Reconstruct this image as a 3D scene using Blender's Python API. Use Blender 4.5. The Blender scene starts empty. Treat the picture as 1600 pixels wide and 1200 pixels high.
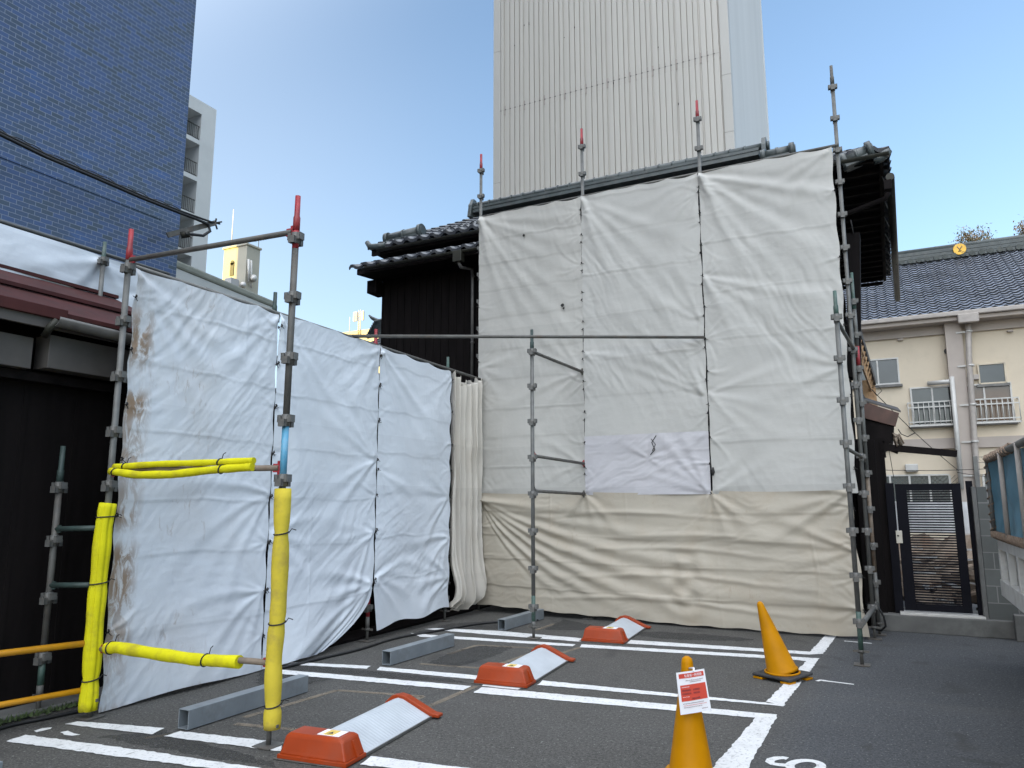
import bpy, bmesh, math, random
import numpy as np
from mathutils import Vector, Matrix

random.seed(7)
SC = bpy.context.scene
COL = SC.collection
R = math.radians

# ------------------------------------------------------------------ camera model
# world axes: X along the front sheet wall, Y away from it, Z up, metres.
FPX, PITCH, ROLL, YAW = 1156.7, R(9.25), R(.08), R(26.85)
CAM = Vector((5.707, -10.142, 1.587))

def ray(u, v):
    x, y = u - 800, v - 600
    c, s = math.cos(ROLL), math.sin(ROLL)
    x, y = c*x + s*y, -s*x + c*y
    d = (x/FPX, 1.0, -y/FPX)
    c, s = math.cos(PITCH), math.sin(PITCH)
    d = (d[0], d[1]*c - d[2]*s, d[1]*s + d[2]*c)
    c, s = math.cos(YAW), math.sin(YAW)
    return Vector((d[0]*c - d[1]*s, d[0]*s + d[1]*c, d[2]))

def GP(u, v, z=0.0):                      # surveyed point on the ground (or level z)
    d = ray(u, v); return CAM + d*((z - CAM.z)/d.z)
def PB(u, v, b):                          # surveyed point on a facade plane y = b
    d = ray(u, v); return CAM + d*((b - CAM.y)/d.y)
def PA(u, v, a):                          # surveyed point on a facade plane x = a
    d = ray(u, v); return CAM + d*((a - CAM.x)/d.x)

# ------------------------------------------------------------------ materials
def nd(nt, t, **kw):
    n = nt.nodes.new(t)
    for k, v in kw.items():
        if k in n.inputs: n.inputs[k].default_value = v
        else: setattr(n, k, v)
    return n

def ramp(nt, fac, stops):
    r = nt.nodes.new('ShaderNodeValToRGB')
    els = r.color_ramp.elements
    while len(els) < len(stops): els.new(0.5)
    for e, (p, c) in zip(els, stops):
        e.position = p
        e.color = (c, c, c, 1) if not isinstance(c, tuple) else (*c, 1)
    nt.links.new(fac, r.inputs['Fac'])
    return r.outputs['Color']

def mix(nt, fac, a, b, mode='MIX'):
    m = nt.nodes.new('ShaderNodeMix'); m.data_type = 'RGBA'; m.blend_type = mode
    for sock, v in ((m.inputs['Factor'], fac), (m.inputs['A'], a), (m.inputs['B'], b)):
        if isinstance(v, (int, float)): sock.default_value = v
        elif isinstance(v, tuple): sock.default_value = (*v, 1)
        else: nt.links.new(v, sock)
    return m.outputs['Result']

def mul(nt, a, b, op='MULTIPLY'):
    m = nt.nodes.new('ShaderNodeMath'); m.operation = op
    for s, v in zip(m.inputs, (a, b)):
        if isinstance(v, (int, float)): s.default_value = v
        else: nt.links.new(v, s)
    return m.outputs[0]

def noise(nt, vec, scale, detail=4, rough=.55, dist=0.0):
    n = nd(nt, 'ShaderNodeTexNoise', Scale=scale, Detail=detail, Roughness=rough, Distortion=dist)
    if vec is not None: nt.links.new(vec, n.inputs['Vector'])
    return n.outputs['Fac']

def mapping(nt, vec, scale=(1,1,1), rot=(0,0,0), loc=(0,0,0)):
    m = nt.nodes.new('ShaderNodeMapping')
    m.inputs['Scale'].default_value = scale; m.inputs['Rotation'].default_value = rot; m.inputs['Location'].default_value = loc
    nt.links.new(vec, m.inputs['Vector']); return m.outputs[0]

def base(name):
    m = bpy.data.materials.new(name); m.use_nodes = True
    nt = m.node_tree; b = nt.nodes['Principled BSDF']
    return m, nt, b

def bump(nt, b, h, strength=.3, dist=.01):
    n = nd(nt, 'ShaderNodeBump', Strength=strength, Distance=dist)
    nt.links.new(h, n.inputs['Height']); nt.links.new(n.outputs[0], b.inputs['Normal'])

def MAT(name, col, rough=.6, metal=0.0, var=.18, scale=6.0, bmp=0.0, bscale=40.0, dirt=None, dirt_amt=.5, dscale=3.0, streak=False, coat=0, spec=.5):
    m, nt, b = base(name)
    tc = nt.nodes.new('ShaderNodeTexCoord').outputs['Object']
    v = mapping(nt, tc, (1,1,.15)) if streak else tc
    f = noise(nt, v, scale, 6)
    lo = tuple(c*(1-var) for c in col); hi = tuple(min(1, c*(1+var)) for c in col)
    c = ramp(nt, f, [(.3, lo), (.7, hi)])
    if dirt:
        df = ramp(nt, noise(nt, v, dscale, 8, .65), [(.5, 0.0), (.68, dirt_amt)])
        c = mix(nt, df, c, dirt)
    nt.links.new(c, b.inputs['Base Color'])
    b.inputs['Roughness'].default_value = rough; b.inputs['Metallic'].default_value = metal
    b.inputs['Specular IOR Level'].default_value = spec
    if coat: b.inputs['Coat Weight'].default_value = coat
    if bmp: bump(nt, b, noise(nt, tc, bscale, 4), bmp, .005)
    return m

mt = {}
mt['galv'] = MAT('galvanized steel', (.128,.127,.120), .55, .2, .22, 9, .15, 60, (.13,.12,.105), .6, 5)
mt['galv_dark'] = MAT('dull scaffold steel', (.098,.094,.086), .6, .15, .25, 9, .2, 60, (.10,.07,.05), .6, 6)
mt['pocket'] = MAT('cast pocket steel', (.125,.124,.118), .6, .2, .25, 20, .2, 80, (.12,.10,.08), .6, 9)
mt['brown_pole'] = MAT('rusty scaffold steel', (.21,.165,.125), .7, .2, .3, 7, .2, 60, (.16,.08,.04), .7, 4)
mt['green'] = MAT('green scaffold paint', (.045,.085,.07), .55, 0, .3, 10, .1, 50, (.16,.16,.15), .6, 6)
mt['darkgreen'] = MAT('dark green scaffold paint', (.03,.05,.045), .55, 0, .3, 10, .1, 50)
mt['red'] = MAT('red scaffold paint', (.30,.022,.03), .5, 0, .25, 10, .1, 50, (.16,.06,.05), .5, 8)
mt['bluepaint'] = MAT('light blue scaffold paint', (.10,.33,.50), .5, 0, .18, 10, .1, 50, (.25,.3,.33), .5, 10)
mt['foam'] = MAT('yellow foam', (.60,.55,.010), .7, 0, .10, 7, .3, 55, (.34,.27,.03), .7, 5, spec=.15)
mt['foam_old'] = MAT('faded yellow foam', (.56,.44,.045), .75, 0, .10, 6, .3, 55, (.30,.22,.07), .75, 4, spec=.15)
mt['black'] = MAT('black plastic', (.012,.012,.013), .5, 0, .3, 8)
mt['cord'] = MAT('black tie cord', (.02,.018,.017), .8, 0, .3, 30)
mt['rubber'] = MAT('black rubber', (.022,.022,.024), .65, 0, .3, 10, .1, 60, (.07,.065,.06), .5, 6)
mt['cone'] = MAT('orange yellow cone plastic', (.44,.185,.0), .5, 0, .10, 5, .05, 30, (.33,.13,.005), .5, 4, spec=.12)
mt['orange'] = MAT('orange plastic', (.29,.036,.004), .45, 0, .12, 5, .08, 40, (.26,.06,.03), .5, 4, spec=.3)
mt['railorange'] = MAT('amber painted pipe', (.58,.26,.012), .35, 0, .1, 5, 0, 30, (.35,.18,.05), .35, 4)
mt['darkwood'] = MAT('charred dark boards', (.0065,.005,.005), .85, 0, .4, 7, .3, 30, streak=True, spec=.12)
mt['soffit'] = MAT('dark soffit boards', (.008,.006,.006), .8, 0, .4, 7, .3, 30, spec=.12)
mt['brownwood'] = MAT('stained brown timber', (.075,.034,.024), .6, 0, .35, 5, .2, 30)
mt['lath'] = MAT('bare timber lath', (.42,.26,.14), .75, 0, .3, 8, .2, 30)
mt['tile'] = MAT('grey roof tile', (.075,.082,.095), .36, 0, .35, 1.5, .1, 50, (.13,.13,.125), .5, 5)
mt['bluegrey_tile'] = MAT('blue-grey glazed tile', (.125,.142,.180), .26, 0, .45, 1.3, .1, 50, (.10,.11,.13), .6, 2.2)
mt['tile_shade'] = MAT('shaded tile end', (.022,.024,.03), .6, 0, .3, 3)
mt['ridge'] = MAT('ridge tile', (.055,.066,.066), .42, 0, .3, 4, .1, 50, (.12,.12,.11), .5, 6)
mt['gutter'] = MAT('dark gutter', (.026,.025,.019), .5, .1, .3, 6, .1, 30, (.05,.05,.04), .5, 5, spec=.3)
mt['greygutter'] = MAT('grey gutter', (.13,.125,.12), .45, .2, .25, 6)
mt['cream'] = MAT('cream render', (.62,.53,.41), .85, 0, .07, 1.2, .15, 60, (.40,.34,.26), .35, 1.2)
mt['taupe'] = MAT('taupe render', (.40,.345,.305), .85, 0, .08, 1.5, .15, 60)
mt['alum'] = MAT('white aluminium', (.50,.485,.46), .45, .1, .08, 6)
mt['oldalum'] = MAT('weathered aluminium', (.50,.43,.33), .5, .1, .15, 6)
mt['pipe'] = MAT('grey drainpipe', (.36,.32,.29), .5, 0, .15, 4)
mt['white_steel'] = MAT('white painted steel', (.55,.55,.53), .5, 0, .1, 6, .05, 40, (.28,.25,.22), .5, 5)
mt['bluesheet'] = MAT('blue sheet', (.085,.20,.27), .65, 0, .25, 3, .25, 20, (.10,.15,.17), .6, 3)
mt['rope'] = MAT('weathered rope', (.17,.12,.085), .9, 0, .35, 30, .3, 100)
mt['conc'] = MAT('concrete', (.115,.113,.108), .9, 0, .2, 4, .3, 60, (.06,.06,.055), .6, 3)
mt['gateblack'] = MAT('black powder coat', (.005,.005,.008), .7, 0, .15, 6, spec=.1)
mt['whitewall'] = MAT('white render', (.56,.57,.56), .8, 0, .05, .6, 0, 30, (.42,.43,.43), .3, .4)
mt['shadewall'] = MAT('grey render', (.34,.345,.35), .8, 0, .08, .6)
mt['coping'] = MAT('grey green coping', (.26,.27,.23), .8, 0, .12, 2)
mt['penthouse'] = MAT('cream roughcast', (.34,.325,.27), .85, 0, .08, .5, 0, 30, (.30,.28,.23), .3, .5)
mt['redroof'] = MAT('dark red sheet roof', (.058,.017,.016), .7, 0, .25, 3, .2, 30, (.035,.017,.015), .6, 4, spec=.2)
mt['greyboard'] = MAT('dark grey board', (.075,.066,.06), .7, 0, .2, 3, .1, 30)
mt['beige_trim'] = MAT('tower trim', (.45,.435,.405), .5, 0, .04, .5)
mt['brass'] = MAT('gold emblem', (.62,.36,.05), .4, .3, .15, 6)
mt['paper'] = MAT('white paper', (.78,.78,.82), .5, 0, .03, 6)
mt['paperred'] = MAT('red print', (.55,.055,.03), .5, 0, .06, 6)
mt['ink'] = MAT('dark red ink', (.10,.02,.03), .6, 0, .1, 6)
mt['sticker'] = MAT('yellow sticker', (.66,.46,.10), .5, 0, .2, 30)
mt['bark'] = MAT('bark', (.07,.05,.04), .9, 0, .3, 8)
mt['leaf_g'] = MAT('dull green leaves', (.11,.105,.045), .7, 0, .4, 3)
mt['leaf_o'] = MAT('autumn leaves', (.24,.14,.065), .7, 0, .4, 3)
mt['steel_plate'] = MAT('brushed handle plate', (.42,.40,.36), .4, .5, .1, 12)
mt['moss'] = MAT('weeds', (.05,.075,.025), .9, 0, .5, 8)
mt['scrapwhite'] = MAT('white scrap', (.55,.55,.55), .6, 0, .15, 5)
mt['glassplate'] = MAT('ivory plastic', (.5,.48,.45), .5, 0, .1, 5)

def m_glass(name, col, rough=.08):
    m, nt, b = base(name)
    tc = nt.nodes.new('ShaderNodeTexCoord').outputs['Object']
    c = ramp(nt, noise(nt, tc, .9, 3), [(.3, tuple(x*.7 for x in col)), (.7, tuple(x*1.3 for x in col))])
    nt.links.new(c, b.inputs['Base Color']); b.inputs['Roughness'].default_value = rough
    b.inputs['Specular IOR Level'].default_value = .6
    return m
mt['glass'] = m_glass('dark window glass', (.035,.04,.042))
mt['glass_warm'] = m_glass('warm reflection window glass', (.11,.065,.04))  # brown-orange window reflection put into the pane colour
mt['wireglass'] = m_glass('wired glass', (.07,.085,.085), .25)

def m_asphalt():
    m, nt, b = base('asphalt')
    tc = nt.nodes.new('ShaderNodeTexCoord').outputs['Object']
    big = noise(nt, tc, .55, 6, .6)
    mid = noise(nt, tc, 5, 6, .6)
    fine = noise(nt, tc, 85, 3, .8)
    vo = nd(nt, 'ShaderNodeTexVoronoi', Scale=55.0); nt.links.new(tc, vo.inputs['Vector'])
    c = ramp(nt, big, [(.3, (.048,.045,.040)), (.7, (.068,.065,.060))])
    c = mix(nt, ramp(nt, mid, [(.35, 0.0), (.75, .35)]), c, (.085,.082,.076))
    sepx = nt.nodes.new('ShaderNodeSeparateXYZ'); nt.links.new(tc, sepx.inputs[0])
    lane = nd(nt, 'ShaderNodeMapRange'); lane.inputs['From Min'].default_value = 4.7; lane.inputs['From Max'].default_value = 5.1; nt.links.new(sepx.outputs['X'], lane.inputs['Value'])
    c = mix(nt, lane.outputs[0], c, ramp(nt, big, [(.3, (.040,.042,.046)), (.7, (.058,.061,.066))]))
    mf = noise(nt, tc, 42, 5, .85)
    c = mix(nt, .95, c, ramp(nt, fine, [(.32, (.16,.16,.16)), (.70, (.88,.88,.88))]), 'OVERLAY')
    c = mix(nt, .9, c, ramp(nt, mf, [(.36, (.14,.14,.14)), (.66, (.88,.88,.88))]), 'OVERLAY')
    st = ramp(nt, vo.outputs['Distance'], [(.16, .85), (.30, 0.0)])
    pick = ramp(nt, noise(nt, tc, 26, 2), [(.50, 0.0), (.62, 1.0)])
    c = mix(nt, mul(nt, st, pick), c, (.24,.235,.225))
    # oil spots
    oil = ramp(nt, noise(nt, tc, 1.9, 4, .5, .6), [(.61, 0.0), (.70, .6)])
    c = mix(nt, oil, c, (.028,.027,.026))
    # hairline wear, dusty
    dust = ramp(nt, noise(nt, mapping(nt, tc, (.4, 1.6, 1)), 1.3, 7, .65), [(.55, 0.0), (.8, .4)])
    c = mix(nt, dust, c, (.10,.095,.085))
    nt.links.new(c, b.inputs['Base Color'])
    b.inputs['Roughness'].default_value = .85
    bump(nt, b, mix(nt, .5, fine, vo.outputs['Distance']), .7, .006)
    return m
mt['asphalt'] = m_asphalt()

def m_patch(name, col, op):
    m, nt, b = base(name)
    tc = nt.nodes.new('ShaderNodeTexCoord').outputs['Object']
    fine = noise(nt, tc, 130, 3, .7)
    c = ramp(nt, noise(nt, tc, 4, 6), [(.3, tuple(x*.8 for x in col)), (.7, tuple(x*1.2 for x in col))])
    c = mix(nt, .6, c, ramp(nt, fine, [(.3, (.25,.25,.25)), (.72, (.8,.8,.8))]), 'OVERLAY')
    nt.links.new(c, b.inputs['Base Color']); b.inputs['Roughness'].default_value = .85
    a = ramp(nt, noise(nt, tc, 7, 8, .7), [(.25, op*.55), (.65, op)])
    nt.links.new(a, b.inputs['Alpha'])
    bump(nt, b, fine, .6, .005)
    return m
mt['patch'] = m_patch('damp asphalt', (.030,.030,.030), .42)
mt['chalk'] = m_patch('tan sealed saw cut', (.20,.165,.125), .8)

def m_paint():
    m, nt, b = base('white road paint')
    tc = nt.nodes.new('ShaderNodeTexCoord').outputs['Object']
    c = ramp(nt, noise(nt, tc, 6, 6), [(.3, (.58,.58,.575)), (.7, (.70,.70,.70))])
    ck = ramp(nt, noise(nt, mapping(nt, tc, (9, 2.5, 1), (0,0,.4)), 3, 9, .72, .6), [(.60, 0.0), (.68, .75)])
    c = mix(nt, ck, c, (.22,.215,.21))
    wear = ramp(nt, noise(nt, tc, 38, 6, .75), [(.54, 0.0), (.70, .85)])
    c = mix(nt, wear, c, (.12,.12,.12))
    nt.links.new(c, b.inputs['Base Color']); b.inputs['Roughness'].default_value = .75
    bump(nt, b, noise(nt, tc, 110, 3), .35, .004)
    return m
mt['paint'] = m_paint()

def m_sheet(name, col, stain=None, blotch=.12, blot_col=(.45,.38,.28)):
    """woven plastic sheet; UV in metres; stain = list of (u0,u1,amount) dirt bands."""
    m, nt, b = base(name)
    uv = nt.nodes.new('ShaderNodeTexCoord').outputs['UV']
    c = ramp(nt, noise(nt, uv, 1.3, 6), [(.3, tuple(x*.93 for x in col)), (.7, tuple(min(1, x*1.05) for x in col))])
    bl = ramp(nt, noise(nt, mapping(nt, uv, (1, .8, 1)), 1.7, 8, .6, .5), [(.5, 0.0), (.8, blotch)])
    c = mix(nt, bl, c, blot_col)
    sz = nt.nodes.new('ShaderNodeSeparateXYZ'); nt.links.new(uv, sz.inputs[0])
    wz = mul(nt, sz.outputs['Y'], mul(nt, noise(nt, uv, .8, 2), .05), 'ADD')
    fl = mul(nt, mul(nt, wz, 1.62), 0.0, 'FLOOR'); wn = nt.nodes.new('ShaderNodeTexWhiteNoise'); wn.noise_dimensions = '1D'; nt.links.new(fl, wn.inputs['W'])
    fr_ = mul(nt, mul(nt, wz, 1.62), 1.0, 'FRACT')
    c = mix(nt, mul(nt, mul(nt, wn.outputs['Value'], ramp(nt, fr_, [(.25, 0.0), (.97, 1.0)])), .16), c, tuple(x*.5 for x in col))
    sp = ramp(nt, noise(nt, uv, 10, 10, .75), [(.665, 0.0), (.72, .45)])
    c = mix(nt, mul(nt, sp, ramp(nt, noise(nt, uv, .9, 2), [(.5, 0.0), (.6, 1.0)])), c, (.25,.19,.14))
    if stain:
        sx = nt.nodes.new('ShaderNodeSeparateXYZ'); nt.links.new(uv, sx.inputs[0])
        for (u0, u1, amt, thr) in stain:
            w = (u1-u0)
            mr = nd(nt, 'ShaderNodeMapRange'); mr.inputs['From Min'].default_value = u0; mr.inputs['From Max'].default_value = u1
            nt.links.new(sx.outputs['X'], mr.inputs['Value'])
            band = ramp(nt, mr.outputs[0], [(0.0, .6), (.25, 1.0), (.6, .9), (1.0, 0.0)])
            n1 = ramp(nt, noise(nt, mapping(nt, uv, (2.2, .8, 1)), 6, 12, .72, .8), [(thr, 0.0), (thr+.09, amt)])
            n2 = ramp(nt, noise(nt, mapping(nt, uv, (.3, 1, 1), loc=(u0,0,0)), 1.6, 2), [(.42, .1), (.58, 1.0)])
            f = mul(nt, mul(nt, band, n1), n2)
            c = mix(nt, f, c, (.20,.115,.06))
            f2 = mul(nt, mul(nt, band, n2), amt*.28)
            c = mix(nt, f2, c, (.42,.34,.25))
    nt.links.new(c, b.inputs['Base Color']); b.inputs['Roughness'].default_value = .5
    b.inputs['Specular IOR Level'].default_value = .35
    wv = mix(nt, .06, uv, nd(nt, 'ShaderNodeTexNoise', Scale=3.0, Detail=4.0).outputs['Color'], 'ADD')
    v1 = nd(nt, 'ShaderNodeTexVoronoi', Scale=1.0); nt.links.new(mapping(nt, wv, (5,12,1), (0,0,.75)), v1.inputs['Vector'])
    v2 = nd(nt, 'ShaderNodeTexVoronoi', Scale=1.0); nt.links.new(mapping(nt, wv, (17,9,1), (0,0,.35)), v2.inputs['Vector'])
    msk = ramp(nt, noise(nt, uv, 1.1, 3), [(.38, .15), (.62, 1.0)])
    cr = mul(nt, mul(nt, mul(nt, v1.outputs['Distance'], mul(nt, v2.outputs['Distance'], .55), 'ADD'), msk), mul(nt, noise(nt, uv, 16, 8, .65), .5), 'ADD')
    bump(nt, b, cr, .16, .02)
    return m
mt['sheet_white'] = m_sheet('white sheet', (.64,.68,.73), None, .10, (.50,.46,.42))
mt['sheet_stained'] = m_sheet('stained white sheet', (.64,.675,.72), [(0,.26,1.0,.44),(.0,.09,.8,.40),(.50,1.0,.45,.56),(.2,1.6,.25,.62)], .18, (.48,.42,.36))
mt['sheet_grey'] = m_sheet('greyed white sheet', (.42,.405,.375), None, .16, (.47,.44,.40))
mt['sheet_grey2'] = m_sheet('dull white sheet', (.43,.418,.392), None, .14, (.47,.45,.42))
mt['sheet_lilac'] = m_sheet('newer white sheet', (.455,.44,.455), None, .12, (.50,.46,.45))
mt['sheet_cream'] = m_sheet('yellowed sheet', (.40,.358,.292), [(-.5,6,.34,.58)], .42, (.36,.28,.19))
mt['sheet_fold'] = m_sheet('bunched cream sheet', (.56,.52,.46), [(-.5,3,.28,.60)], .30, (.42,.35,.27))

def m_bluetile():
    m, nt, b = base('blue glazed tile')
    tc = nt.nodes.new('ShaderNodeTexCoord').outputs['Object']
    sx = nt.nodes.new('ShaderNodeSeparateXYZ'); nt.links.new(tc, sx.inputs[0])
    cb = nt.nodes.new('ShaderNodeCombineXYZ')
    nt.links.new(mul(nt, sx.outputs['Y'], sx.outputs['X'], 'ADD'), cb.inputs[0]); nt.links.new(sx.outputs['Z'], cb.inputs[1])
    br = nt.nodes.new('ShaderNodeTexBrick')
    nt.links.new(cb.outputs[0], br.inputs['Vector'])
    br.inputs['Scale'].default_value = 1.0; br.inputs['Brick Width'].default_value = .205; br.inputs['Row Height'].default_value = .082
    br.inputs['Mortar Size'].default_value = .0055; br.inputs['Mortar Smooth'].default_value = .2; br.inputs['Bias'].default_value = -.05
    br.inputs['Color1'].default_value = (.055,.090,.20,1); br.inputs['Color2'].default_value = (.055,.072,.085,1)
    br.inputs['Mortar'].default_value = (.19,.225,.30,1)
    lowf = noise(nt, cb.outputs[0], .35, 4)
    c = mix(nt, ramp(nt, lowf, [(.35, 0.0), (.7, .35)]), br.outputs['Color'], (.055,.090,.20), 'MIX')
    c = mix(nt, br.outputs['Fac'], c, br.outputs['Color'])
    blot = ramp(nt, noise(nt, mapping(nt, cb.outputs[0], (1, 3.5, 1)), 1.1, 3), [(.6, 0.0), (.72, .6)])
    c = mix(nt, mul(nt, blot, mul(nt, 1.0, br.outputs['Fac'], 'SUBTRACT')), c, (.05,.11,.29))
    nt.links.new(c, b.inputs['Base Color'])
    b.inputs['Roughness'].default_value = .32
    bump(nt, b, mul(nt, 1.0, br.outputs['Fac'], 'SUBTRACT'), .5, .006)
    return m
mt['bluetile'] = m_bluetile()

def m_block():
    m, nt, b = base('concrete block')
    tc = nt.nodes.new('ShaderNodeTexCoord').outputs['Object']
    sx = nt.nodes.new('ShaderNodeSeparateXYZ'); nt.links.new(tc, sx.inputs[0])
    cb = nt.nodes.new('ShaderNodeCombineXYZ')
    nt.links.new(mul(nt, sx.outputs['X'], sx.outputs['Y'], 'ADD'), cb.inputs[0]); nt.links.new(sx.outputs['Z'], cb.inputs[1])
    br = nt.nodes.new('ShaderNodeTexBrick'); nt.links.new(cb.outputs[0], br.inputs['Vector'])
    br.offset = 0.0 if False else .5
    br.inputs['Scale'].default_value = 1.0; br.inputs['Brick Width'].default_value = .40; br.inputs['Row Height'].default_value = .20
    br.inputs['Mortar Size'].default_value = .006
    br.inputs['Color1'].default_value = (.105,.11,.105,1); br.inputs['Color2'].default_value = (.075,.08,.077,1); br.inputs['Mortar'].default_value = (.19,.185,.18,1)
    c = mix(nt, ramp(nt, noise(nt, tc, 3, 8, .65), [(.45, 0.0), (.75, .6)]), br.outputs['Color'], (.075,.075,.07))
    nt.links.new(c, b.inputs['Base Color']); b.inputs['Roughness'].default_value = .95
    bump(nt, b, mix(nt, .5, br.outputs['Fac'], noise(nt, tc, 80, 4)), .4, .006)
    return m
mt['block'] = m_block()

def m_clad(name, col):
    m, nt, b = base(name)
    tc = nt.nodes.new('ShaderNodeTexCoord').outputs['Object']
    c = ramp(nt, noise(nt, mapping(nt, tc, (1,1,.08)), .9, 5), [(.3, tuple(x*.95 for x in col)), (.7, tuple(x*1.04 for x in col))])
    c = mix(nt, ramp(nt, noise(nt, mapping(nt, tc, (1.4,1,.05)), 2.2, 5), [(.58, 0.0), (.75, .18)]), c, tuple(x*.6 for x in col))
    nt.links.new(c, b.inputs['Base Color']); b.inputs['Roughness'].default_value = .45
    return m
mt['clad'] = m_clad('beige ribbed cladding', (.48,.455,.415))
mt['clad_side'] = m_clad('pale corrugated cladding', (.55,.56,.56))

# ------------------------------------------------------------------ mesh helpers
class MB:
    def __init__(s): s.v, s.f, s.sm = [], [], []
    def add(s, vs, fs, smooth=False):
        o = len(s.v); s.v += [tuple(x) for x in vs]
        for f in fs: s.f.append(tuple(i+o for i in f)); s.sm.append(smooth)
        return s
    def box(s, lo, hi, M=None):
        x0,y0,z0 = lo; x1,y1,z1 = hi
        vs = [Vector(p) for p in ((x0,y0,z0),(x1,y0,z0),(x1,y1,z0),(x0,y1,z0),(x0,y0,z1),(x1,y0,z1),(x1,y1,z1),(x0,y1,z1))]
        if M is not None: vs = [M @ p for p in vs]
        return s.add(vs, [(0,3,2,1),(4,5,6,7),(0,1,5,4),(1,2,6,5),(2,3,7,6),(3,0,4,7)])
    def bar(s, p0, p1, w, h, up=(0,0,1)):
        p0, p1 = Vector(p0), Vector(p1); d = (p1-p0).normalized(); up = Vector(up)
        x = d.cross(up)
        if x.length < 1e-4: x = d.cross(Vector((1,0,0)))
        x.normalize(); z = x.cross(d).normalized()
        vs = []
        for p in (p0, p1):
            for a, c in ((-1,-1),(1,-1),(1,1),(-1,1)): vs.append(p + x*(a*w/2) + z*(c*h/2))
        return s.add(vs, [(0,1,2,3),(7,6,5,4),(0,4,5,1),(1,5,6,2),(2,6,7,3),(3,7,4,0)])
    def tube(s, pts, r, n=14, caps=True):
        pts = [Vector(p) for p in pts]; m = len(pts)
        rs = r if isinstance(r, (list, tuple)) else [r]*m
        vs = []; ref = None
        for i, p in enumerate(pts):
            d = (pts[min(i+1, m-1)] - pts[max(i-1, 0)])
            if d.length < 1e-9: d = Vector((0,0,1))
            d.normalize()
            if ref is None:
                ref = Vector((1,0,0)) if abs(d.x) < .9 else Vector((0,1,0))
            x = (ref - d*ref.dot(d)).normalized(); y = d.cross(x); ref = x
            for k in range(n):
                a = 2*math.pi*k/n
                vs.append(p + (x*math.cos(a) + y*math.sin(a))*rs[i])
        fs = []
        for i in range(m-1):
            for k in range(n):
                k2 = (k+1) % n
                fs.append((i*n+k, i*n+k2, (i+1)*n+k2, (i+1)*n+k))
        s.add(vs, fs, True)
        if caps:
            o = len(s.v) - len(vs)
            s.f.append(tuple(o+k for k in range(n))[::-1]); s.sm.append(False)
            s.f.append(tuple(o+(m-1)*n+k for k in range(n))); s.sm.append(False)
        return s
    def prism(s, poly, ext):            # polygon (3-D points) pushed along ext
        poly = [Vector(p) for p in poly]; e = Vector(ext); n = len(poly)
        fs = [tuple(range(n))[::-1], tuple(range(n, 2*n))] + [(i, (i+1)%n, n+(i+1)%n, n+i) for i in range(n)]
        return s.add(poly + [p+e for p in poly], fs)
    def grid(s, P, smooth=True):        # P: array (n,m,3)
        n, m, _ = P.shape
        o = len(s.v); s.v += [tuple(x) for x in P.reshape(-1, 3).tolist()]
        for i in range(n-1):
            for j in range(m-1):
                a = o+i*m+j
                s.f.append((a, a+1, a+m+1, a+m)); s.sm.append(smooth)
        return s
    def build(s, name, mat, parent=None, bevel=0, solid=0, recalc=True):
        me = bpy.data.meshes.new(name)
        off = Vector(parent.location) if parent is not None and parent.get('_abs', 1) else Vector((0,0,0))
        if parent is not None and parent.parent is not None: off = off + Vector(parent.parent.location)
        me.from_pydata([(x-off.x, y-off.y, z-off.z) for x, y, z in s.v], [], s.f)
        me.polygons.foreach_set('use_smooth', s.sm)
        if recalc:
            bm = bmesh.new(); bm.from_mesh(me); bmesh.ops.recalc_face_normals(bm, faces=bm.faces); bm.to_mesh(me); bm.free()
        me.materials.append(mt[mat]); me.update()
        o = bpy.data.objects.new(name, me); COL.objects.link(o)
        if parent is not None: o.parent = parent
        if bevel:
            b = o.modifiers.new('bevel', 'BEVEL'); b.width = bevel; b.segments = 2; b.limit_method = 'ANGLE'; b.angle_limit = R(40)
        if solid:
            b = o.modifiers.new('solid', 'SOLIDIFY'); b.thickness = solid
        return o

def thing(name, label, cat, loc=(0,0,0), group=None):
    o = bpy.data.objects.new(name, None); COL.objects.link(o); o.location = loc
    o.empty_display_size = .1
    o['label'] = label; o['category'] = cat
    if group: o['group'] = group
    return o
def tag(o, label, cat, group=None):
    o['label'] = label; o['category'] = cat
    if group: o['group'] = group
    return o
def struct(o): o['kind'] = 'structure'; return o
def inst(src, parent, loc, name=None):          # copy of a mesh part under another thing
    c = src.copy(); COL.objects.link(c); c.parent = parent; c.location = loc
    return c
def rename(o, n): o.name = n; return o

# vectorised value noise
_T = {}
def vn(x, y, seed):
    if seed not in _T: _T[seed] = np.random.RandomState(seed).rand(256, 256)
    T = _T[seed]
    xi, yi = np.floor(x).astype(int), np.floor(y).astype(int)
    fx, fy = x-xi, y-yi; fx = fx*fx*fx*(fx*(fx*6-15)+10); fy = fy*fy*fy*(fy*(fy*6-15)+10)
    g = lambda a, b: T[a & 255, b & 255]
    return (g(xi,yi)*(1-fx)+g(xi+1,yi)*fx)*(1-fy) + (g(xi,yi+1)*(1-fx)+g(xi+1,yi+1)*fx)*fy - .5
def fbm(x, y, seed, o=4):
    r = 0; a = 1
    for k in range(o): r = r + a*vn(x*2**k, y*2**k, seed+k); a *= .5
    return r

# ------------------------------------------------------------------ ground and markings
g = MB()
xs = [-400,-60,-20,-8,0,4,8,14,40,400]
P = np.array([[[x, y, 0.0] for y in (-400,-60,-20,-10,-6,-2,.8)] for x in xs])
g.grid(P, False)
P = np.array([[[x, y, 0.0] for y in (.8,10,60,400)] for x in xs]); g.grid(P, False)
ground = struct(g.build('asphalt_ground', 'asphalt'))

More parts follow.
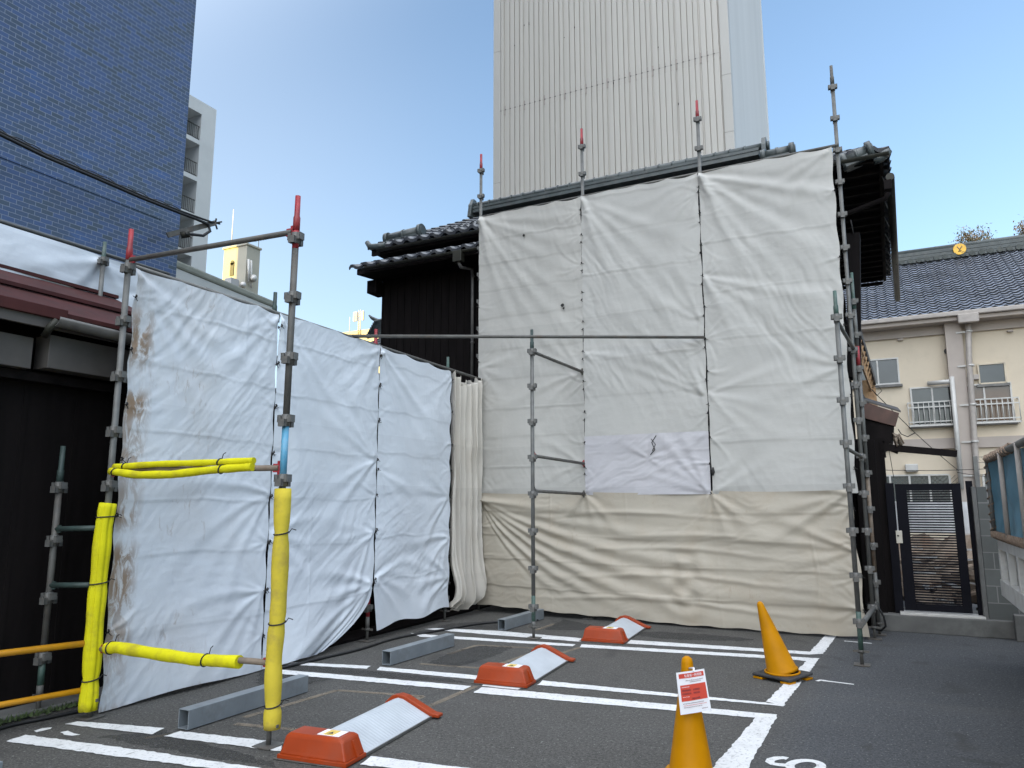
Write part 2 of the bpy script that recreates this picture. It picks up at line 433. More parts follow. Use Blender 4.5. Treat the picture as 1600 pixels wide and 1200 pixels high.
def ribbon(poly, z, jit=.004, step=.04):
    """filled outline with a slightly ragged edge, laid on the ground"""
    rng = random.Random(int(abs(poly[0][0]*1000 + poly[0][1]*77)))
    out = []
    n = len(poly)
    for i in range(n):
        a, b = Vector(poly[i]).to_2d(), Vector(poly[(i+1) % n]).to_2d()
        L = (b-a).length; k = max(1, int(L/step)); nn = Vector((-(b-a).y, (b-a).x)).normalized() if L > 0 else Vector((0,0))
        for j in range(k):
            p = a.lerp(b, j/k) + nn*rng.uniform(-jit, jit)
            out.append((p.x, p.y, z))
    return out
def flat_poly(pts):
    bm = bmesh.new(); vs = [bm.verts.new(p) for p in pts]
    f = bm.faces.new(vs); bmesh.ops.triangulate(bm, faces=[f])
    m = MB(); bm.verts.index_update()
    m.add([v.co[:] for v in bm.verts], [tuple(v.index for v in f.verts) for f in bm.faces]); bm.free(); return m
_mk = [0]
def mark(name, pxs, mat='paint', z=.004, jit=.007):
    _mk[0] += 1; z = z + .00006*_mk[0]
    pts = [GP(u, v)[:2] for u, v in pxs]
    m = flat_poly(ribbon(pts, z, jit))
    o = m.build(name, mat, ground)
    for p in o.data.polygons:
        pass
    bm = bmesh.new(); bm.from_mesh(o.data)
    for f in bm.faces:
        if f.normal.z < 0: f.normal_flip()
    bm.to_mesh(o.data); bm.free()
    return o

# farthest pair of lines and their cross bar
mark('parking_line', [(680,981.5),(776,986),(907,998),(907,1003.5),(776,993),(662,983)])
mark('parking_line', [(985,1001),(1263,1020),(1285,1023.6),(1263,1024.5),(978,1006.5)])
mark('parking_line', [(1288,995),(1306,995.5),(1285,1023.5),(1263,1021)])
mark('parking_line', [(640,989),(672,992),(899,1007.5),(893,1010.8),(655,995)])
mark('parking_line', [(908,1007.6),(1279,1030.5),(1270,1036),(1246,1033.4),(905,1012)])
mark('parking_line', [(1262,1031),(1279,1031),(1222,1105),(1196,1098)])
# middle pair
mark('parking_line', [(446,1033.5),(578,1040.5),(572,1045),(432,1037)])
mark('parking_line', [(592,1042),(745,1056),(744,1062.5),(588,1047)])
mark('parking_line', [(846,1064),(1226,1103),(1222,1106),(1199,1103),(838,1071)])
mark('parking_line', [(433,1045.5),(734,1072.5),(722,1079),(420,1051)])
mark('parking_line', [(752,1074),(1213,1118.5),(1206,1125),(1178,1123.5),(738,1083)])
mark('parking_line', [(1185,1117),(1214,1118.8),(1168,1200),(1150,1232),(1085,1232),(1113,1200)])
mark('parking_line', [(753,1069),(817,1074),(808,1078.5),(752,1072.5)])
# nearest pair
mark('parking_line', [(120,1126),(256,1137),(236,1147),(100,1130.5)])
mark('parking_line', [(280,1142),(441,1160),(436,1174),(255,1150)])
mark('parking_line', [(578,1182),(760,1205),(1010,1238),(990,1246),(560,1195)])
mark('parking_line', [(38,1147),(230,1173),(420,1203),(700,1240),(690,1252),(385,1208),(180,1181),(7,1157)])
# bay numbers: a figure 1 twice, and a figure 6 cut by the frame
def stroke_num(name, strokes, w):
    m = MB()
    for si, st in enumerate(strokes):
        pts = [GP(u, v).to_2d() for u, v in st]
        L, Rr = [], []
        for i, p in enumerate(pts):
            d = (pts[min(i+1, len(pts)-1)] - pts[max(i-1, 0)]).normalized(); n = Vector((-d.y, d.x))*w/2
            L.append((*(p+n), .004+.0003*si)); Rr.append((*(p-n), .004+.0003*si))
        k = len(pts)
        m.add(L+Rr, [(i+1, i, k+i, k+i+1) for i in range(k-1)])
    o = m.build(name, 'paint', ground, recalc=False)
    bm = bmesh.new(); bm.from_mesh(o.data)
    for f in bm.faces:
        if f.normal.z < 0: f.normal_flip()
    bm.to_mesh(o.data); bm.free(); return o
stroke_num('bay_number', [[(1275,1066),(1282,1064.5),(1287,1065),(1287.5,1066.5)],[(1284,1065.3),(1333,1071.5)]], .035)
stroke_num('bay_number', [[(1318,1003.5),(1361,1007.3)]], .04)
arc = [(1229,1187.5),(1222,1186),(1212,1186.5),(1203,1189),(1201,1192.5),(1206,1195.5),(1216,1197),(1228,1198),(1240,1199.5)]
ring = [(1257+25*math.cos(t), 1199+8.5*math.sin(t)) for t in [math.pi*2*k/22 for k in range(23)]]
stroke_num('bay_number', [arc, ring], .055)
# paint drips near the left corner post
for poly in ([(92,1143),(104,1141),(115,1145),(124,1147.5),(112,1148.5),(100,1147)], [(52,1141),(64,1137),(79,1135.5),(78,1138),(66,1141),(56,1143)]):
    mark('paint_splash', poly, 'paint', .004, .008)
# sealed saw cuts of the vehicle detector loops
def cut(pxs, w=.06):
    m = MB()
    for a, b in zip(pxs[:-1], pxs[1:]):
        p, q = GP(*a).to_2d(), GP(*b).to_2d(); d = (q-p).normalized(); n = Vector((-d.y, d.x))*w/2
        m.add([(*(p+n), .002), (*(p-n), .002), (*(q-n), .002), (*(q+n), .002)], [(0,1,2,3)])
    o = m.build('loop_cut', 'chalk', ground, recalc=False); return o
cut([(525,1078),(660,1088),(510,1144)]); cut([(525,1078),(380,1120)]); cut([(366,1130),(536,1147)]); cut([(742,1072),(668,1104)])
cut([(744,1008),(850,1014),(782,1037)]); cut([(744,1008),(700,1022)]); cut([(655,1037),(748,1044)]); cut([(905,1012),(872,1022)])
cut([(865,975),(836,985)]); cut([(286,1143),(225,1152)], .05)
mark('damp_patch', [(668,1036),(700,1020),(748,1009),(800,1012),(770,1026),(712,1042)], 'patch', .0012, .02)
mark('damp_patch', [(400,1048),(440,1050),(520,1060),(470,1070),(400,1072)], 'patch', .0012, .03)
mark('damp_patch', [(455,1037),(560,1046),(700,1060),(735,1068),(640,1062),(470,1047),(430,1043)], 'patch', .0012, .01)
mark('damp_patch', [(880,968),(960,985),(1100,992),(1180,1000),(1160,1003),(1040,1000),(930,985),(850,985)], 'patch', .0012, .03)
mark('damp_patch', [(640,990),(700,975),(770,970),(790,983),(700,983)], 'patch', .0012, .02)
mark('damp_patch', [(250,1140),(420,1190),(430,1198),(300,1178),(150,1150)], 'patch', .0012, .02)

# ------------------------------------------------------------------ scaffold
PR = .0243
def pocket_mb():
    m = MB()
    m.tube([(0,0,-.042),(0,0,.042)], .031, 16)
    for k in range(4):
        Mx = Matrix.Rotation(k*math.pi/2 + .12, 4, 'Z')
        dz = .012 if k % 2 == 0 else -.02
        m.box((.026,-.026,dz-.026), (.055,-.019,dz+.026), Mx)
        m.box((.026,.019,dz-.026), (.055,.026,dz+.026), Mx)
        m.box((.049,-.026,dz-.026), (.057,.026,dz+.026), Mx)
    return m
def plate_mb():
    m = MB()
    m.box((-.075,-.075,.004), (.075,.075,.012)); m.tube([(0,0,.01),(0,0,.22)], .017, 12)
    m.tube([(0,0,.12),(0,0,.15)], .033, 8); m.box((-.075,-.009,.125), (.075,.009,.145))
    return m
_pocket = [None]; _plate = [None]
POLEGRP = 'scaffold poles standing around the sheets'
def pole(xy, z_top, label, levels, z_bot=.13, tip='red', tube='galv', tip_len=.27, bands=(), plate=True, top_xy=None):
    x, y = xy
    t = thing('scaffold_pole', label, 'scaffold pole', (x, y, 0), POLEGRP)
    lean = (0, 0) if top_xy is None else ((top_xy[0]-x)/z_top, (top_xy[1]-y)/z_top)
    q = lambda z: (x+lean[0]*z, y+lean[1]*z, z)
    segs = sorted(bands, key=lambda b: b[0])
    z = z_bot; cuts = []
    for b0, b1, mm in segs:
        if b0 > z: cuts.append((z, b0, tube))
        cuts.append((b0, b1, mm)); z = b1
    if z < z_top-tip_len: cuts.append((z, z_top-tip_len, tube))
    for a, b, mm in cuts:
        m = MB(); m.tube([q(a), q(b)], PR, 18)
        m.build('tube' if mm == tube else 'painted_sleeve', mm, t)
    m = MB(); m.tube([q(z_top-tip_len), q(z_top-tip_len+.10), q(z_top-tip_len+.115), q(z_top)], [PR+.0015, PR+.0015, .0205, .0195], 18)
    m.build('joint_pin', tip, t)
    for zz in levels:
        loc = (lean[0]*zz, lean[1]*zz, zz)
        if _pocket[0] is None:
            o = pocket_mb().build('wedge_pocket', 'pocket', None); _pocket[0] = o; o.parent = t; o.location = loc
        else: inst(_pocket[0], t, loc)
    if plate:
        if _plate[0] is None:
            o = plate_mb().build('base_jack', 'galv_dark', None); _plate[0] = o; o.parent = t
        else: inst(_plate[0], t, (0,0,0))
    return t
lv = lambda top, n: [top - .45*k for k in range(n)]

A0 = (.185, -6.30); B0 = (1.895, -6.17); C0 = (5.325, -1.67); D0 = (1.755, -1.77)
pole(A0, 3.87, 'red-topped pole at near left corner of the white sheets with yellow foam round its foot', [3.53,3.08,2.62,2.17,1.74], .12, tip='red')
pole((1.885,-6.19), 3.86, 'freestanding near pole with red top, light blue section and yellow foam below', [3.53,3.08,2.63,2.18,1.76], .12, tip='red', tube='galv_dark',
     bands=((1.76,2.14,'bluepaint'), (3.45,3.62,'red')), top_xy=(1.925,-6.2))
pole(C0, 3.86, 'green-topped pole standing forward of the right end of the front sheets', lv(3.56,8), .12, tip='green', bands=((.15,.52,'green'),))
pole(D0, 3.80, 'green-topped pole standing forward of front sheets beside the far steel beam', lv(3.51,8), .12, tip='darkgreen', bands=((.2,.5,'green'),))
pole((0,0), 7.38, 'red-topped pole at the left edge of the tall front sheets', lv(7.08,16), .12, tip='red', bands=((3.42,3.78,'red'),))
pole((1.8,0), 7.40, 'red-topped pole behind the first seam of the tall front sheets', lv(7.09,16), .12, tip='red')
pole((3.6,0), 7.40, 'red-topped pole behind the second seam of the tall front sheets', lv(7.10,16), .12, tip='red')
pole((5.41,0), 7.43, 'tallest all-grey pole at the right edge of the front sheets', lv(7.11,16), .12, tip='galv_dark')
pole((5.455,.34), 4.62, 'brown and grey pole with red band right behind the corner of front sheets', lv(4.22,9), .12, tip='green', tube='galv', bands=((3.33,3.62,'red'), (.75,2.0,'brown_pole')), tip_len=.5)
pole((.07,-4.53), 3.80, 'dark-topped pole at the first seam of the left sheets', lv(3.53,8), .12, tip='darkgreen', tube='galv_dark', tip_len=.25)
pole((.07,-2.80), 3.77, 'red-topped pole at the second seam of left sheets showing a red foot', lv(3.53,8), .12, tip='red', tube='galv_dark', bands=((.28,.75,'red'),))
pole((.07,-1.08), 3.72, 'green-topped pole where left sheets meet the bunched curtain', lv(3.45,8), .12, tip='green', tube='galv_dark')
pole((-.25,-6.43), 2.06, 'dark weathered pole by the black wall at far left', [1.73,1.31,.87,.42], .12, tip='darkgreen', tube='galv_dark', tip_len=.3, bands=((.22,.40,'green'),))
pole((-1.95,-5.12), 4.50, 'short green-topped pole on the white sheet above the red roof', [4.28], 3.3, tip='green', tube='galv', plate=False)

def ledger(p0, p1, label, mat='galv', r=.0213, group=None, ends=None, cat='scaffold pipe', name='scaffold_pipe', wedge=True):
    p0, p1 = Vector(p0), Vector(p1)
    t = thing(name, label, cat, p0, group)
    m = MB(); m.tube([p0, p1], r, 16); m.build('tube', mat, t)
    if wedge:
        d = (p1-p0).normalized()
        for p, s in ((p0, 1), (p1, -1)):
            m = MB(); m.bar(p + d*s*(-.018), p + d*s*.05, .016, .06); m.bar(p + d*s*.004 + Vector((0,0,.05)), p + d*s*.004 - Vector((0,0,.05)), .01, .02, (1,0,0))
            m.build('wedge_head', ends or mat, t)
    return t
LG = 'horizontal scaffold pipes wedged between poles'
ledger((.21,-6.30,3.60), (1.885,-6.2,3.585), 'pipe joining the tops of the two nearest poles', 'galv_dark', group=LG, ends='red')
ledger((.215,-6.30,1.86), (1.86,-6.19,1.845), 'waist-high red-ended pipe carrying two yellow foam strips', 'brown_pole', group=LG, ends='red')
ledger((.215,-6.30,.505), (1.86,-6.19,.53), 'ankle-high pipe carrying one yellow foam tube', 'brown_pole', group=LG, ends='red')
ledger((D0[0],D0[1]+.04,3.515), (1.785,-.10,3.515), 'topmost of three pipes from forward pole to front sheets', 'galv_dark', group=LG)
ledger((D0[0],D0[1]+.04,2.19), (1.785,-.10,2.17), 'middle of three pipes from forward pole to front sheets', 'galv_dark', group=LG, ends='red')
ledger((D0[0],D0[1]+.04,1.755), (1.785,-.12,1.735), 'lowest of three pipes from forward pole to front sheets', 'galv_dark', group=LG)
ledger((C0[0],C0[1]+.04,3.54), (5.44,.30,3.52), 'upper pipe tying right forward pole back to the corner', 'galv_dark', group=LG)
ledger((C0[0],C0[1]+.04,2.165), (5.44,.30,2.16), 'second pipe tying right forward pole back to the corner', 'galv_dark', group=LG)
ledger((C0[0],C0[1]+.04,.36), (5.44,.30,.36), 'pale lowest pipe tying right forward pole back to the corner', 'galv', group=LG, r=.027)
ledger((-.25,-6.43,1.40), (.15,-6.31,1.41), 'upper green stub pipe from dark pole to yellow foam', 'darkgreen', group=LG)
ledger((-.25,-6.43,.965), (.15,-6.31,.975), 'lower green stub pipe from dark pole to yellow foam', 'darkgreen', group=LG)
ledger((-.02,-.02,6.265), (5.43,-.02,6.275), 'long pipe along the top edge of tall front sheets', 'galv_dark', group=LG, wedge=False)
ledger((.08,-6.22,3.60), (.08,-.1,3.53), 'long pipe along the top edge of the left sheets', 'galv', group=LG, wedge=False)
p0 = PA(546,524.5,.06); p1 = Vector((3.585,-.14,3.84))
dd = (p0-p1).normalized()
ledger(p1, p0 + dd*.02, 'long bare pipe slung across the corner from left sheets to front sheets', 'galv_dark', wedge=False)
ledger((-2.05,-9.5,4.38), (-2.05,-4.2,4.40), 'pipe along the top of the white sheet above red roof', 'galv', group=LG, wedge=False)

# small black ties at the eyelets
def tie_mb():
    m = MB()
    m.tube([(0,0,-.012),(.012,.004,0),(0,0,.012)], .008, 6)
    m.tube([(0,0,0),(.012,.012,-.02),(.008,.03,-.03)], .003, 5)
    m.tube([(0,0,0),(.016,-.01,-.018),(.01,-.024,-.012)], .003, 5)
    return m
_tie = [None]
def add_tie(t, p, rot=0):
    loc = Vector(p) - Vector(t.location)
    if _tie[0] is None:
        o = tie_mb().build('tie_cord', 'cord', None); _tie[0] = o; o.parent = t
    else: o = inst(_tie[0], t, loc)
    o.location = loc; o.rotation_euler = (random.uniform(-.5,.5), 0, rot + random.uniform(-.4,.4)); return o

# ------------------------------------------------------------------ sheets
def sheet(label, origin, ua, na, W, H, res, mat, seed, corners=(), ties_l=(), ties_r=(), left=None, right=None, bottom=None, top=None,
          billow=.03, crease=.0045, fine=.0035, fine_dir=1.0, creases=(.55,.6), pinch=1.0, extra=None, name='tarpaulin', cat='tarpaulin', group=None, solid=0, fold=1.0, warpk=.35, plen=1.3):
    origin = Vector(origin); ua = np.array(ua, float); na = np.array(na, float)
    ns, ntt = int(W/res)+1, int(H/res)+1
    s, t = np.meshgrid(np.linspace(0, W, ns), np.linspace(0, H, ntt), indexing='ij')
    rng = np.random.RandomState(seed)
    d = np.zeros_like(s)
    # broad billow between the fixings
    edge = np.minimum(np.minimum(s, W-s)/.35, 1)
    d += billow*2*fbm(s/1.1+seed, t/1.3, seed, 2)*edge
    # fans of folds pulled from a fixing point: (s, t, angles, length, amp, width, curve)
    fans = list(corners)
    for side, ts in ((0, ties_l), (W, ties_r)):
        for tz in ts:
            k = rng.randint(4, 8)
            a0 = 0 if side == 0 else math.pi
            fans.append((side, tz, list(a0 + rng.uniform(-1.15, 1.15, k)), rng.uniform(.2,.55), .0075*pinch*rng.uniform(.5,1.5), .018, rng.uniform(-.5,.5)))
    for (cs, ct, angs, L, amp, wd, cv) in fans:
        dx, dy = s-cs, t-ct; r = np.sqrt(dx*dx+dy*dy)+1e-6; th = np.arctan2(dy, dx)
        for a in angs:
            l = L*rng.uniform(.6, 1.15); am = amp*rng.uniform(.5, 1.2)*fold
            aa = a + cv*(r/l)
            dth = np.arctan2(np.sin(th-aa), np.cos(th-aa))
            w = wd*(.5+1.6*r/l)
            env = np.clip(r/.07, 0, 1)*np.exp(-(r/l)**2*1.4)
            q = dth*r/w
            d += am*env*(np.exp(-q*q*1.2) - .45*np.exp(-(q-1.7)**2))*(np.cos(np.clip(dth,-1.5,1.5)) > .1)
    # packing creases
    if crease:
        for k in range(1, int(H/creases[0])+1):
            t0 = k*creases[0] + .05*rng.uniform(-1,1); tl = t - t0 - .018*fbm(s*1.1, s*0+k, seed+11, 3)
            d += crease*rng.uniform(.4,1.2)*np.exp(-(tl/.011)**2)*(.35+np.clip(fbm(s*1.5+9*k, s*0, seed+5, 2)+.5, 0, 1))
            d += crease*.6*np.tanh(tl/.03)*np.exp(-(tl/.16)**2)
        for k in range(1, int(W/creases[1])+1):
            s0 = k*creases[1] + .04*rng.uniform(-1,1); sl = s - s0 - .012*fbm(t*1.1, t*0+k, seed+17, 3)
            d += crease*rng.uniform(.2,.8)*np.exp(-(sl/.010)**2)*np.clip(fbm(t*1.2+5*k, t*0, seed+7, 2)+.35, 0, 1)*1.4
    # fine diagonal crinkle, stronger in patches
    ca, sa = math.cos(fine_dir), math.sin(fine_dir)
    p, q = s*ca+t*sa, -s*sa+t*ca
    warp = fbm(s*1.7, t*1.7, seed+23, 3)*warpk
    n1 = 1-2*np.abs(fbm((q+warp)*9, p*plen, seed+31, 3))
    patch = np.clip(fbm(s*.9, t*.9, seed+41, 3)*1.6+.55, .08, 1.5)
    d += fine*n1*patch*1.7
    n3 = 1-2*np.abs(fbm((q*1.0+p*.25+warp*.6)*17, p*1.9*plen, seed+71, 2)); d += fine*.75*np.sign(n3)*np.abs(n3)**1.5*np.clip(patch, .3, 1.2)
    n2 = 1-2*np.abs(fbm((p*.8+q*.6+warp)*15, (q*.8-p*.6)*3.2, seed+51, 2))
    d += fine*.45*n2*np.clip(fbm(s*1.1+7, t*1.1, seed+61, 2)*1.8+.4, 0, 1.4)
    if extra is not None: d += extra(s, t)
    lf = left(t) if left else 0; rt = right(t) if right else W
    bo = bottom(s) if bottom else 0; tp = top(s) if top else H
    S = lf + (rt-lf)*s/W; Tt = bo + (tp-bo)*t/H
    P = np.array(origin)[None,None,:] + S[...,None]*ua + Tt[...,None]*np.array([0,0,1.]) + d[...,None]*na
    m = MB(); m.grid(P)
    o = m.build(name, mat, None, recalc=False)
    me = o.data
    # normals must look along na
    if me.polygons[len(me.polygons)//2].normal.dot(Vector(na)) < 0: me.flip_normals()
    uvl = me.uv_layers.new(name='uv')
    vi = np.empty(len(me.loops), int); me.loops.foreach_get('vertex_index', vi)
    uv = np.stack([S.reshape(-1)[vi], (Tt+origin.z).reshape(-1)[vi]], 1).astype(np.float32)
    uvl.data.foreach_set('uv', uv.reshape(-1))
    # move origin to the sheet's lower corner
    me.transform(Matrix.Translation(-origin)); o.location = origin
    tag(o, label, cat, group)
    for side, ts in ((0., ties_l), (W, ties_r)):
        for tz in ts:
            i = 0 if side == 0 else ns-1; j = min(ntt-1, int(round(tz/res)))
            pp = P[i, j] + .012*na
            add_tie(o, pp, math.atan2(na[1], na[0]))
    return o

LS = 'white sheets hung along the left side'
FS = 'tall sheets hung along the front'
scal = lambda H, W, a=.02, step=.45: (lambda s: H - a*np.abs(np.sin(np.pi*s/step))*(1-.5*np.sin(s*3.1)))
TL = [.32,.75,1.22,1.66,2.1,2.57,3.02,3.42]
# left side: A-J, J-K, K-L (facing +X)
sheet('brown-stained white sheet behind the yellow-padded pole, nearest of the left sheets', (.145,-6.21,.0), (0,1,0), (1,0,0), 1.665, 3.56, .014, 'sheet_stained', 101,
      corners=[(0,3.54,[-1.45,-1.25,-1.05,-.8,-.55],2.4,.028,.06,.12), (1.66,3.54,[-1.75,-2.0,-2.3,-2.6],1.5,.018,.05,-.1), (1.66,1.7,[-2.2,-2.5,-2.8,2.9],1.4,.02,.045,.25), (1.66,.75,[-2.4,-2.7,3.0,-2.1],1.1,.02,.045,.3)],
      ties_l=[.6,1.5,1.95,2.4,2.85,3.3], ties_r=TL, top=scal(3.57,1.66), bottom=lambda s: .012+.03*np.sin(s*2.0)**2,
      right=lambda t: 1.674-.018*np.sin(t*7)**2, left=lambda t: .02*np.sin(t*6.9)**2, billow=.022, fine=.0034, fine_dir=.95, group=LS, fold=.58, warpk=.12, plen=.7,
      extra=lambda s, t: .05*np.exp(-(t/.45)**2)*np.sin(np.clip(s/1.66,0,1)*np.pi))
sheet('white sheet gathered at its lower right corner, middle of the left sheets', (.145,-4.53,.0), (0,1,0), (1,0,0), 1.715, 3.56, .014, 'sheet_white', 202,
      corners=[(0,3.54,[-1.2,-1.0,-.8,-1.4],2.6,.03,.06,.1), (1.68,3.5,[-2.0,-2.4,-2.7],1.4,.018,.05,-.1), (1.68,2.1,[2.3,2.05,2.6,-2.8,-2.5],1.6,.022,.05,.1), (1.68,1.22,[-2.4,-2.1,-2.75,2.8,3.1],1.4,.024,.05,.2),
               (1.68,.62,[-2.3,-2.0,-2.6,-2.85,3.05,2.7],1.3,.034,.05,.25), (0,1.3,[-.6,-.2,.3],1.1,.018,.05,-.2)],
      ties_l=TL[1:], ties_r=[.62,1.22,1.66,2.1,2.57,3.02,3.42], top=scal(3.57,1.68), bottom=lambda s: .015+.03*np.sin(s*2.3)**2+.05*np.clip((s-1.15)/.5,0,1)**2,
      right=lambda t: 1.724-.018*np.sin(t*7.1)**2-.72*np.clip((.70-t)/.70,0,1)**2.7, billow=.022, fine=.0033, fine_dir=.85, group=LS, fold=.62, warpk=.14, plen=.7,
      extra=lambda s, t: .10*np.exp(-(t/.42)**2)*np.sin(np.clip((s-.05)/1.2,0,1)*np.pi))
sheet('white sheet next to the bunched curtain, farthest of the left sheets', (.145,-2.80,.0), (0,1,0), (1,0,0), 1.70, 3.52, .016, 'sheet_white', 303,
      corners=[(0,3.5,[-1.2,-.95,-.7],2.0,.026,.06,.1), (1.66,3.46,[-2.1,-2.5],1.2,.016,.05,-.1), (0,1.95,[-.4,-.8,-1.1],1.2,.02,.05,0), (1.66,1.6,[2.9,-2.8,-2.4,2.5],1.2,.022,.05,.1),
               (1.66,1.0,[-2.3,-2.6,3.0,-2.0],1.3,.026,.05,.2), (1.66,.4,[2.7,3.0,-2.8,2.4],1.3,.03,.05,.1), (0,.62,[-.3,-.7,-1.0,.3,.1],1.2,.03,.05,-.2)],
      ties_l=[.62,1.22,1.95,2.57,3.02,3.4], ties_r=[.35,.75,1.15,1.6,2.0,2.4,2.9,3.4], top=lambda s: 3.55-.03*s-.03*np.abs(np.sin(np.pi*s/.55)), bottom=lambda s: .11+.05*np.sin(s*3.2)**2+.05*s/1.66,
      left=lambda t: .08*np.clip((.5-t)/.5,0,1), right=lambda t: 1.71-.04*np.sin(t*6.6)**2, billow=.022, fine=.0030, fine_dir=.55, group=LS, fold=.62, warpk=.14, plen=.7)
# front: three upper sheets, a newer insert, one wide yellowed sheet below (facing -Y)
TU = [.3,.75,1.2,1.65,2.1,2.55,3.0,3.45,3.9,4.3]
sheet('greyish sheet with small holes, leftmost of the tall front sheets', (.02,-.085,1.72), (1,0,0), (0,-1,0), 1.775, 4.53, .018, 'sheet_grey', 404,
      corners=[(0,4.5,[-1.35,-1.2,-1.05,-.9,-.7,-.5,-.25],3.0,.03,.07,.14), (1.71,1.8,[2.3,2.6,-2.9,-2.5,2.0],1.3,.018,.05,.1), (1.71,.45,[2.5,2.9,-2.8],1.2,.02,.05,.1), (0,0.02,[.5,.8,1.1,.2],1.0,.018,.05,0), (0,2.0,[.2,-.4,-.9],1.0,.018,.05,0)],
      ties_l=TU, ties_r=TU, top=scal(4.53,1.775,.025), right=lambda t: 1.79-.014*np.sin(t*4.7+.4)**2, billow=.016, fine=.0042, fine_dir=-1.1, crease=.0055, creases=(.46,.42), group=FS, fold=.6, warpk=.10, plen=.75)
sheet('dull white sheet behind the slung pipe, middle of the tall front sheets', (1.80,-.087,2.50), (1,0,0), (0,-1,0), 1.785, 3.75, .018, 'sheet_grey2', 505,
      corners=[(0,3.72,[-1.3,-1.1,-.85,-.6],2.4,.028,.07,.12), (1.74,3.72,[-2.0,-2.4,-2.75],1.8,.02,.06,-.12), (1.74,.55,[2.0,2.2,2.4,1.85,2.65],2.2,.024,.05,.1), (0,1.3,[-.2,-.6,-.9],1.3,.02,.05,0), (1.74,1.6,[2.2,2.6,1.9],1.4,.018,.05,0)],
      ties_l=[x for x in TU if x < 3.7], ties_r=[x for x in TU if x < 3.7], top=scal(3.75,1.785,.025), right=lambda t: 1.788-.012*np.sin(t*5+1)**2, left=lambda t: .010*np.sin(t*3.1)**2, billow=.016, fine=.0046, fine_dir=-1.0, crease=.0045, creases=(.62,.58), group=FS, fold=.6, warpk=.10, plen=.75)
sheet('lilac-white patch sheet with a torn slit, under the middle front sheet', (1.80,-.097,1.72), (1,0,0), (0,-1,0), 1.78, .84, .016, 'sheet_lilac', 515,
      corners=[(1.74,.02,[2.2,2.5,2.8,1.9],1.4,.02,.05,.05), (0,.02,[.3,.6,1.0],1.2,.018,.05,0), (1.74,.8,[-2.9,-2.5],1.0,.016,.05,0), (.95,.5,[.2,-.6,2.6,3.6,1.3],.5,.015,.03,0)],
      ties_l=[.02,.4], ties_r=[.02,.4], billow=.02, fine=.0035, fine_dir=.5, group=FS, fold=.7)
sheet('greyish sheet beside the tallest pole, rightmost of the tall front sheets', (3.592,-.085,1.72), (1,0,0), (0,-1,0), 1.74, 4.53, .018, 'sheet_grey2', 606,
      corners=[(0,4.5,[-1.25,-1.1,-.95,-.8,-.62,-.4],2.6,.034,.07,.1), (1.7,4.5,[-2.2,-2.6,-2.9],1.5,.02,.06,-.1), (0,3.0,[-.4,-.7,-1.0,-1.2],1.9,.022,.06,.1), (0,1.35,[-.3,-.6,-.9,.3],1.3,.02,.05,0), (0,.02,[.5,.9,.25],1.1,.02,.05,0), (1.7,1.6,[2.4,2.8,-2.8],1.4,.018,.05,0)],
      ties_l=TU, ties_r=TU[::2], top=scal(4.53,1.74,.02), right=lambda t: 1.76-.02*np.sin(t*5)**2, left=lambda t: .010*np.sin(t*4.1+.7)**2, billow=.018, fine=.0042, fine_dir=-1.05, crease=.004, creases=(.7,.62), group=FS, fold=.65, warpk=.10, plen=.75)
def swags(s, t):
    d = 0*s; rng = np.random.RandomState(3)
    for (t0, k1, L, am, w) in ((1.66,1.9,1.4,.02,.05),(1.66,1.35,2.0,.035,.06),(1.66,1.0,2.6,.042,.065),(1.66,.74,3.0,.045,.07),(1.66,.52,3.4,.04,.07),(1.66,.33,3.0,.034,.07),(1.66,.2,2.6,.03,.06),(1.64,.1,1.7,.02,.05)):
        f = t0 - k1*L*(1-np.exp(-s/L*1.5))/1.5 + .03*vn(s*2+k1*9, s*0, 77)
        q = (t-f)/(w*(.5+s/L))
        env = np.clip(s/.12,0,1)*np.exp(-(s/L)**2)
        d = d + am*env*(np.exp(-q*q)-.5*np.exp(-(q+1.6)**2))
    for (t0, am, c) in ((1.45,.018,2.4),(.98,.020,2.9),(.62,.022,3.0),(.30,.026,2.7),(1.15,.013,3.2)):
        f = t0 + .055*np.cos((s-c)*1.7) - .05
        d = d + am*np.exp(-((t-f)/.035)**2)*np.exp(-((s-c)/1.5)**2)
    for tc_ in (.34,.62,.78):   # puckers under the middle seam
        r = np.sqrt((s-3.1)**2*.6+(t-tc_)**2)
        d = d + .020*np.cos(r*26)*np.exp(-(r/.22)**2)
    return d
sheet('wide yellowed sheet along the bottom of the front, stained near the ground', (.04,-.105,.02), (1,0,0), (0,-1,0), 5.26, 1.73, .016, 'sheet_cream', 707,
      corners=[(5.24,1.7,[-2.6,-2.9,3.0],1.3,.02,.05,0), (3.54,1.7,[-2.0,-1.2,-2.5,-.7],.9,.024,.05,0), (1.76,1.7,[-1.9,-1.2,-.8,-2.3],.8,.024,.05,0), (5.24,1.0,[3.0,-2.9,2.7],1.6,.02,.05,0), (5.24,.3,[3.0,2.8],1.6,.02,.05,0)],
      ties_l=[.3,.75,1.2,1.7], ties_r=[.3,.7,1.1,1.5], top=lambda s: 1.745-.02*np.abs(np.sin(np.pi*s/1.77)), bottom=lambda s: .085-.08*np.clip(s/3.0,0,1)+.012*np.sin(s*7)**2,
      right=lambda t: 5.24+.08*np.clip((1.6-t)/1.6,0,1)-.03*np.sin(t*4.2)**2, billow=.03, fine=.003, fine_dir=.3, crease=.011, creases=(.36,1.2), group=FS, extra=swags)
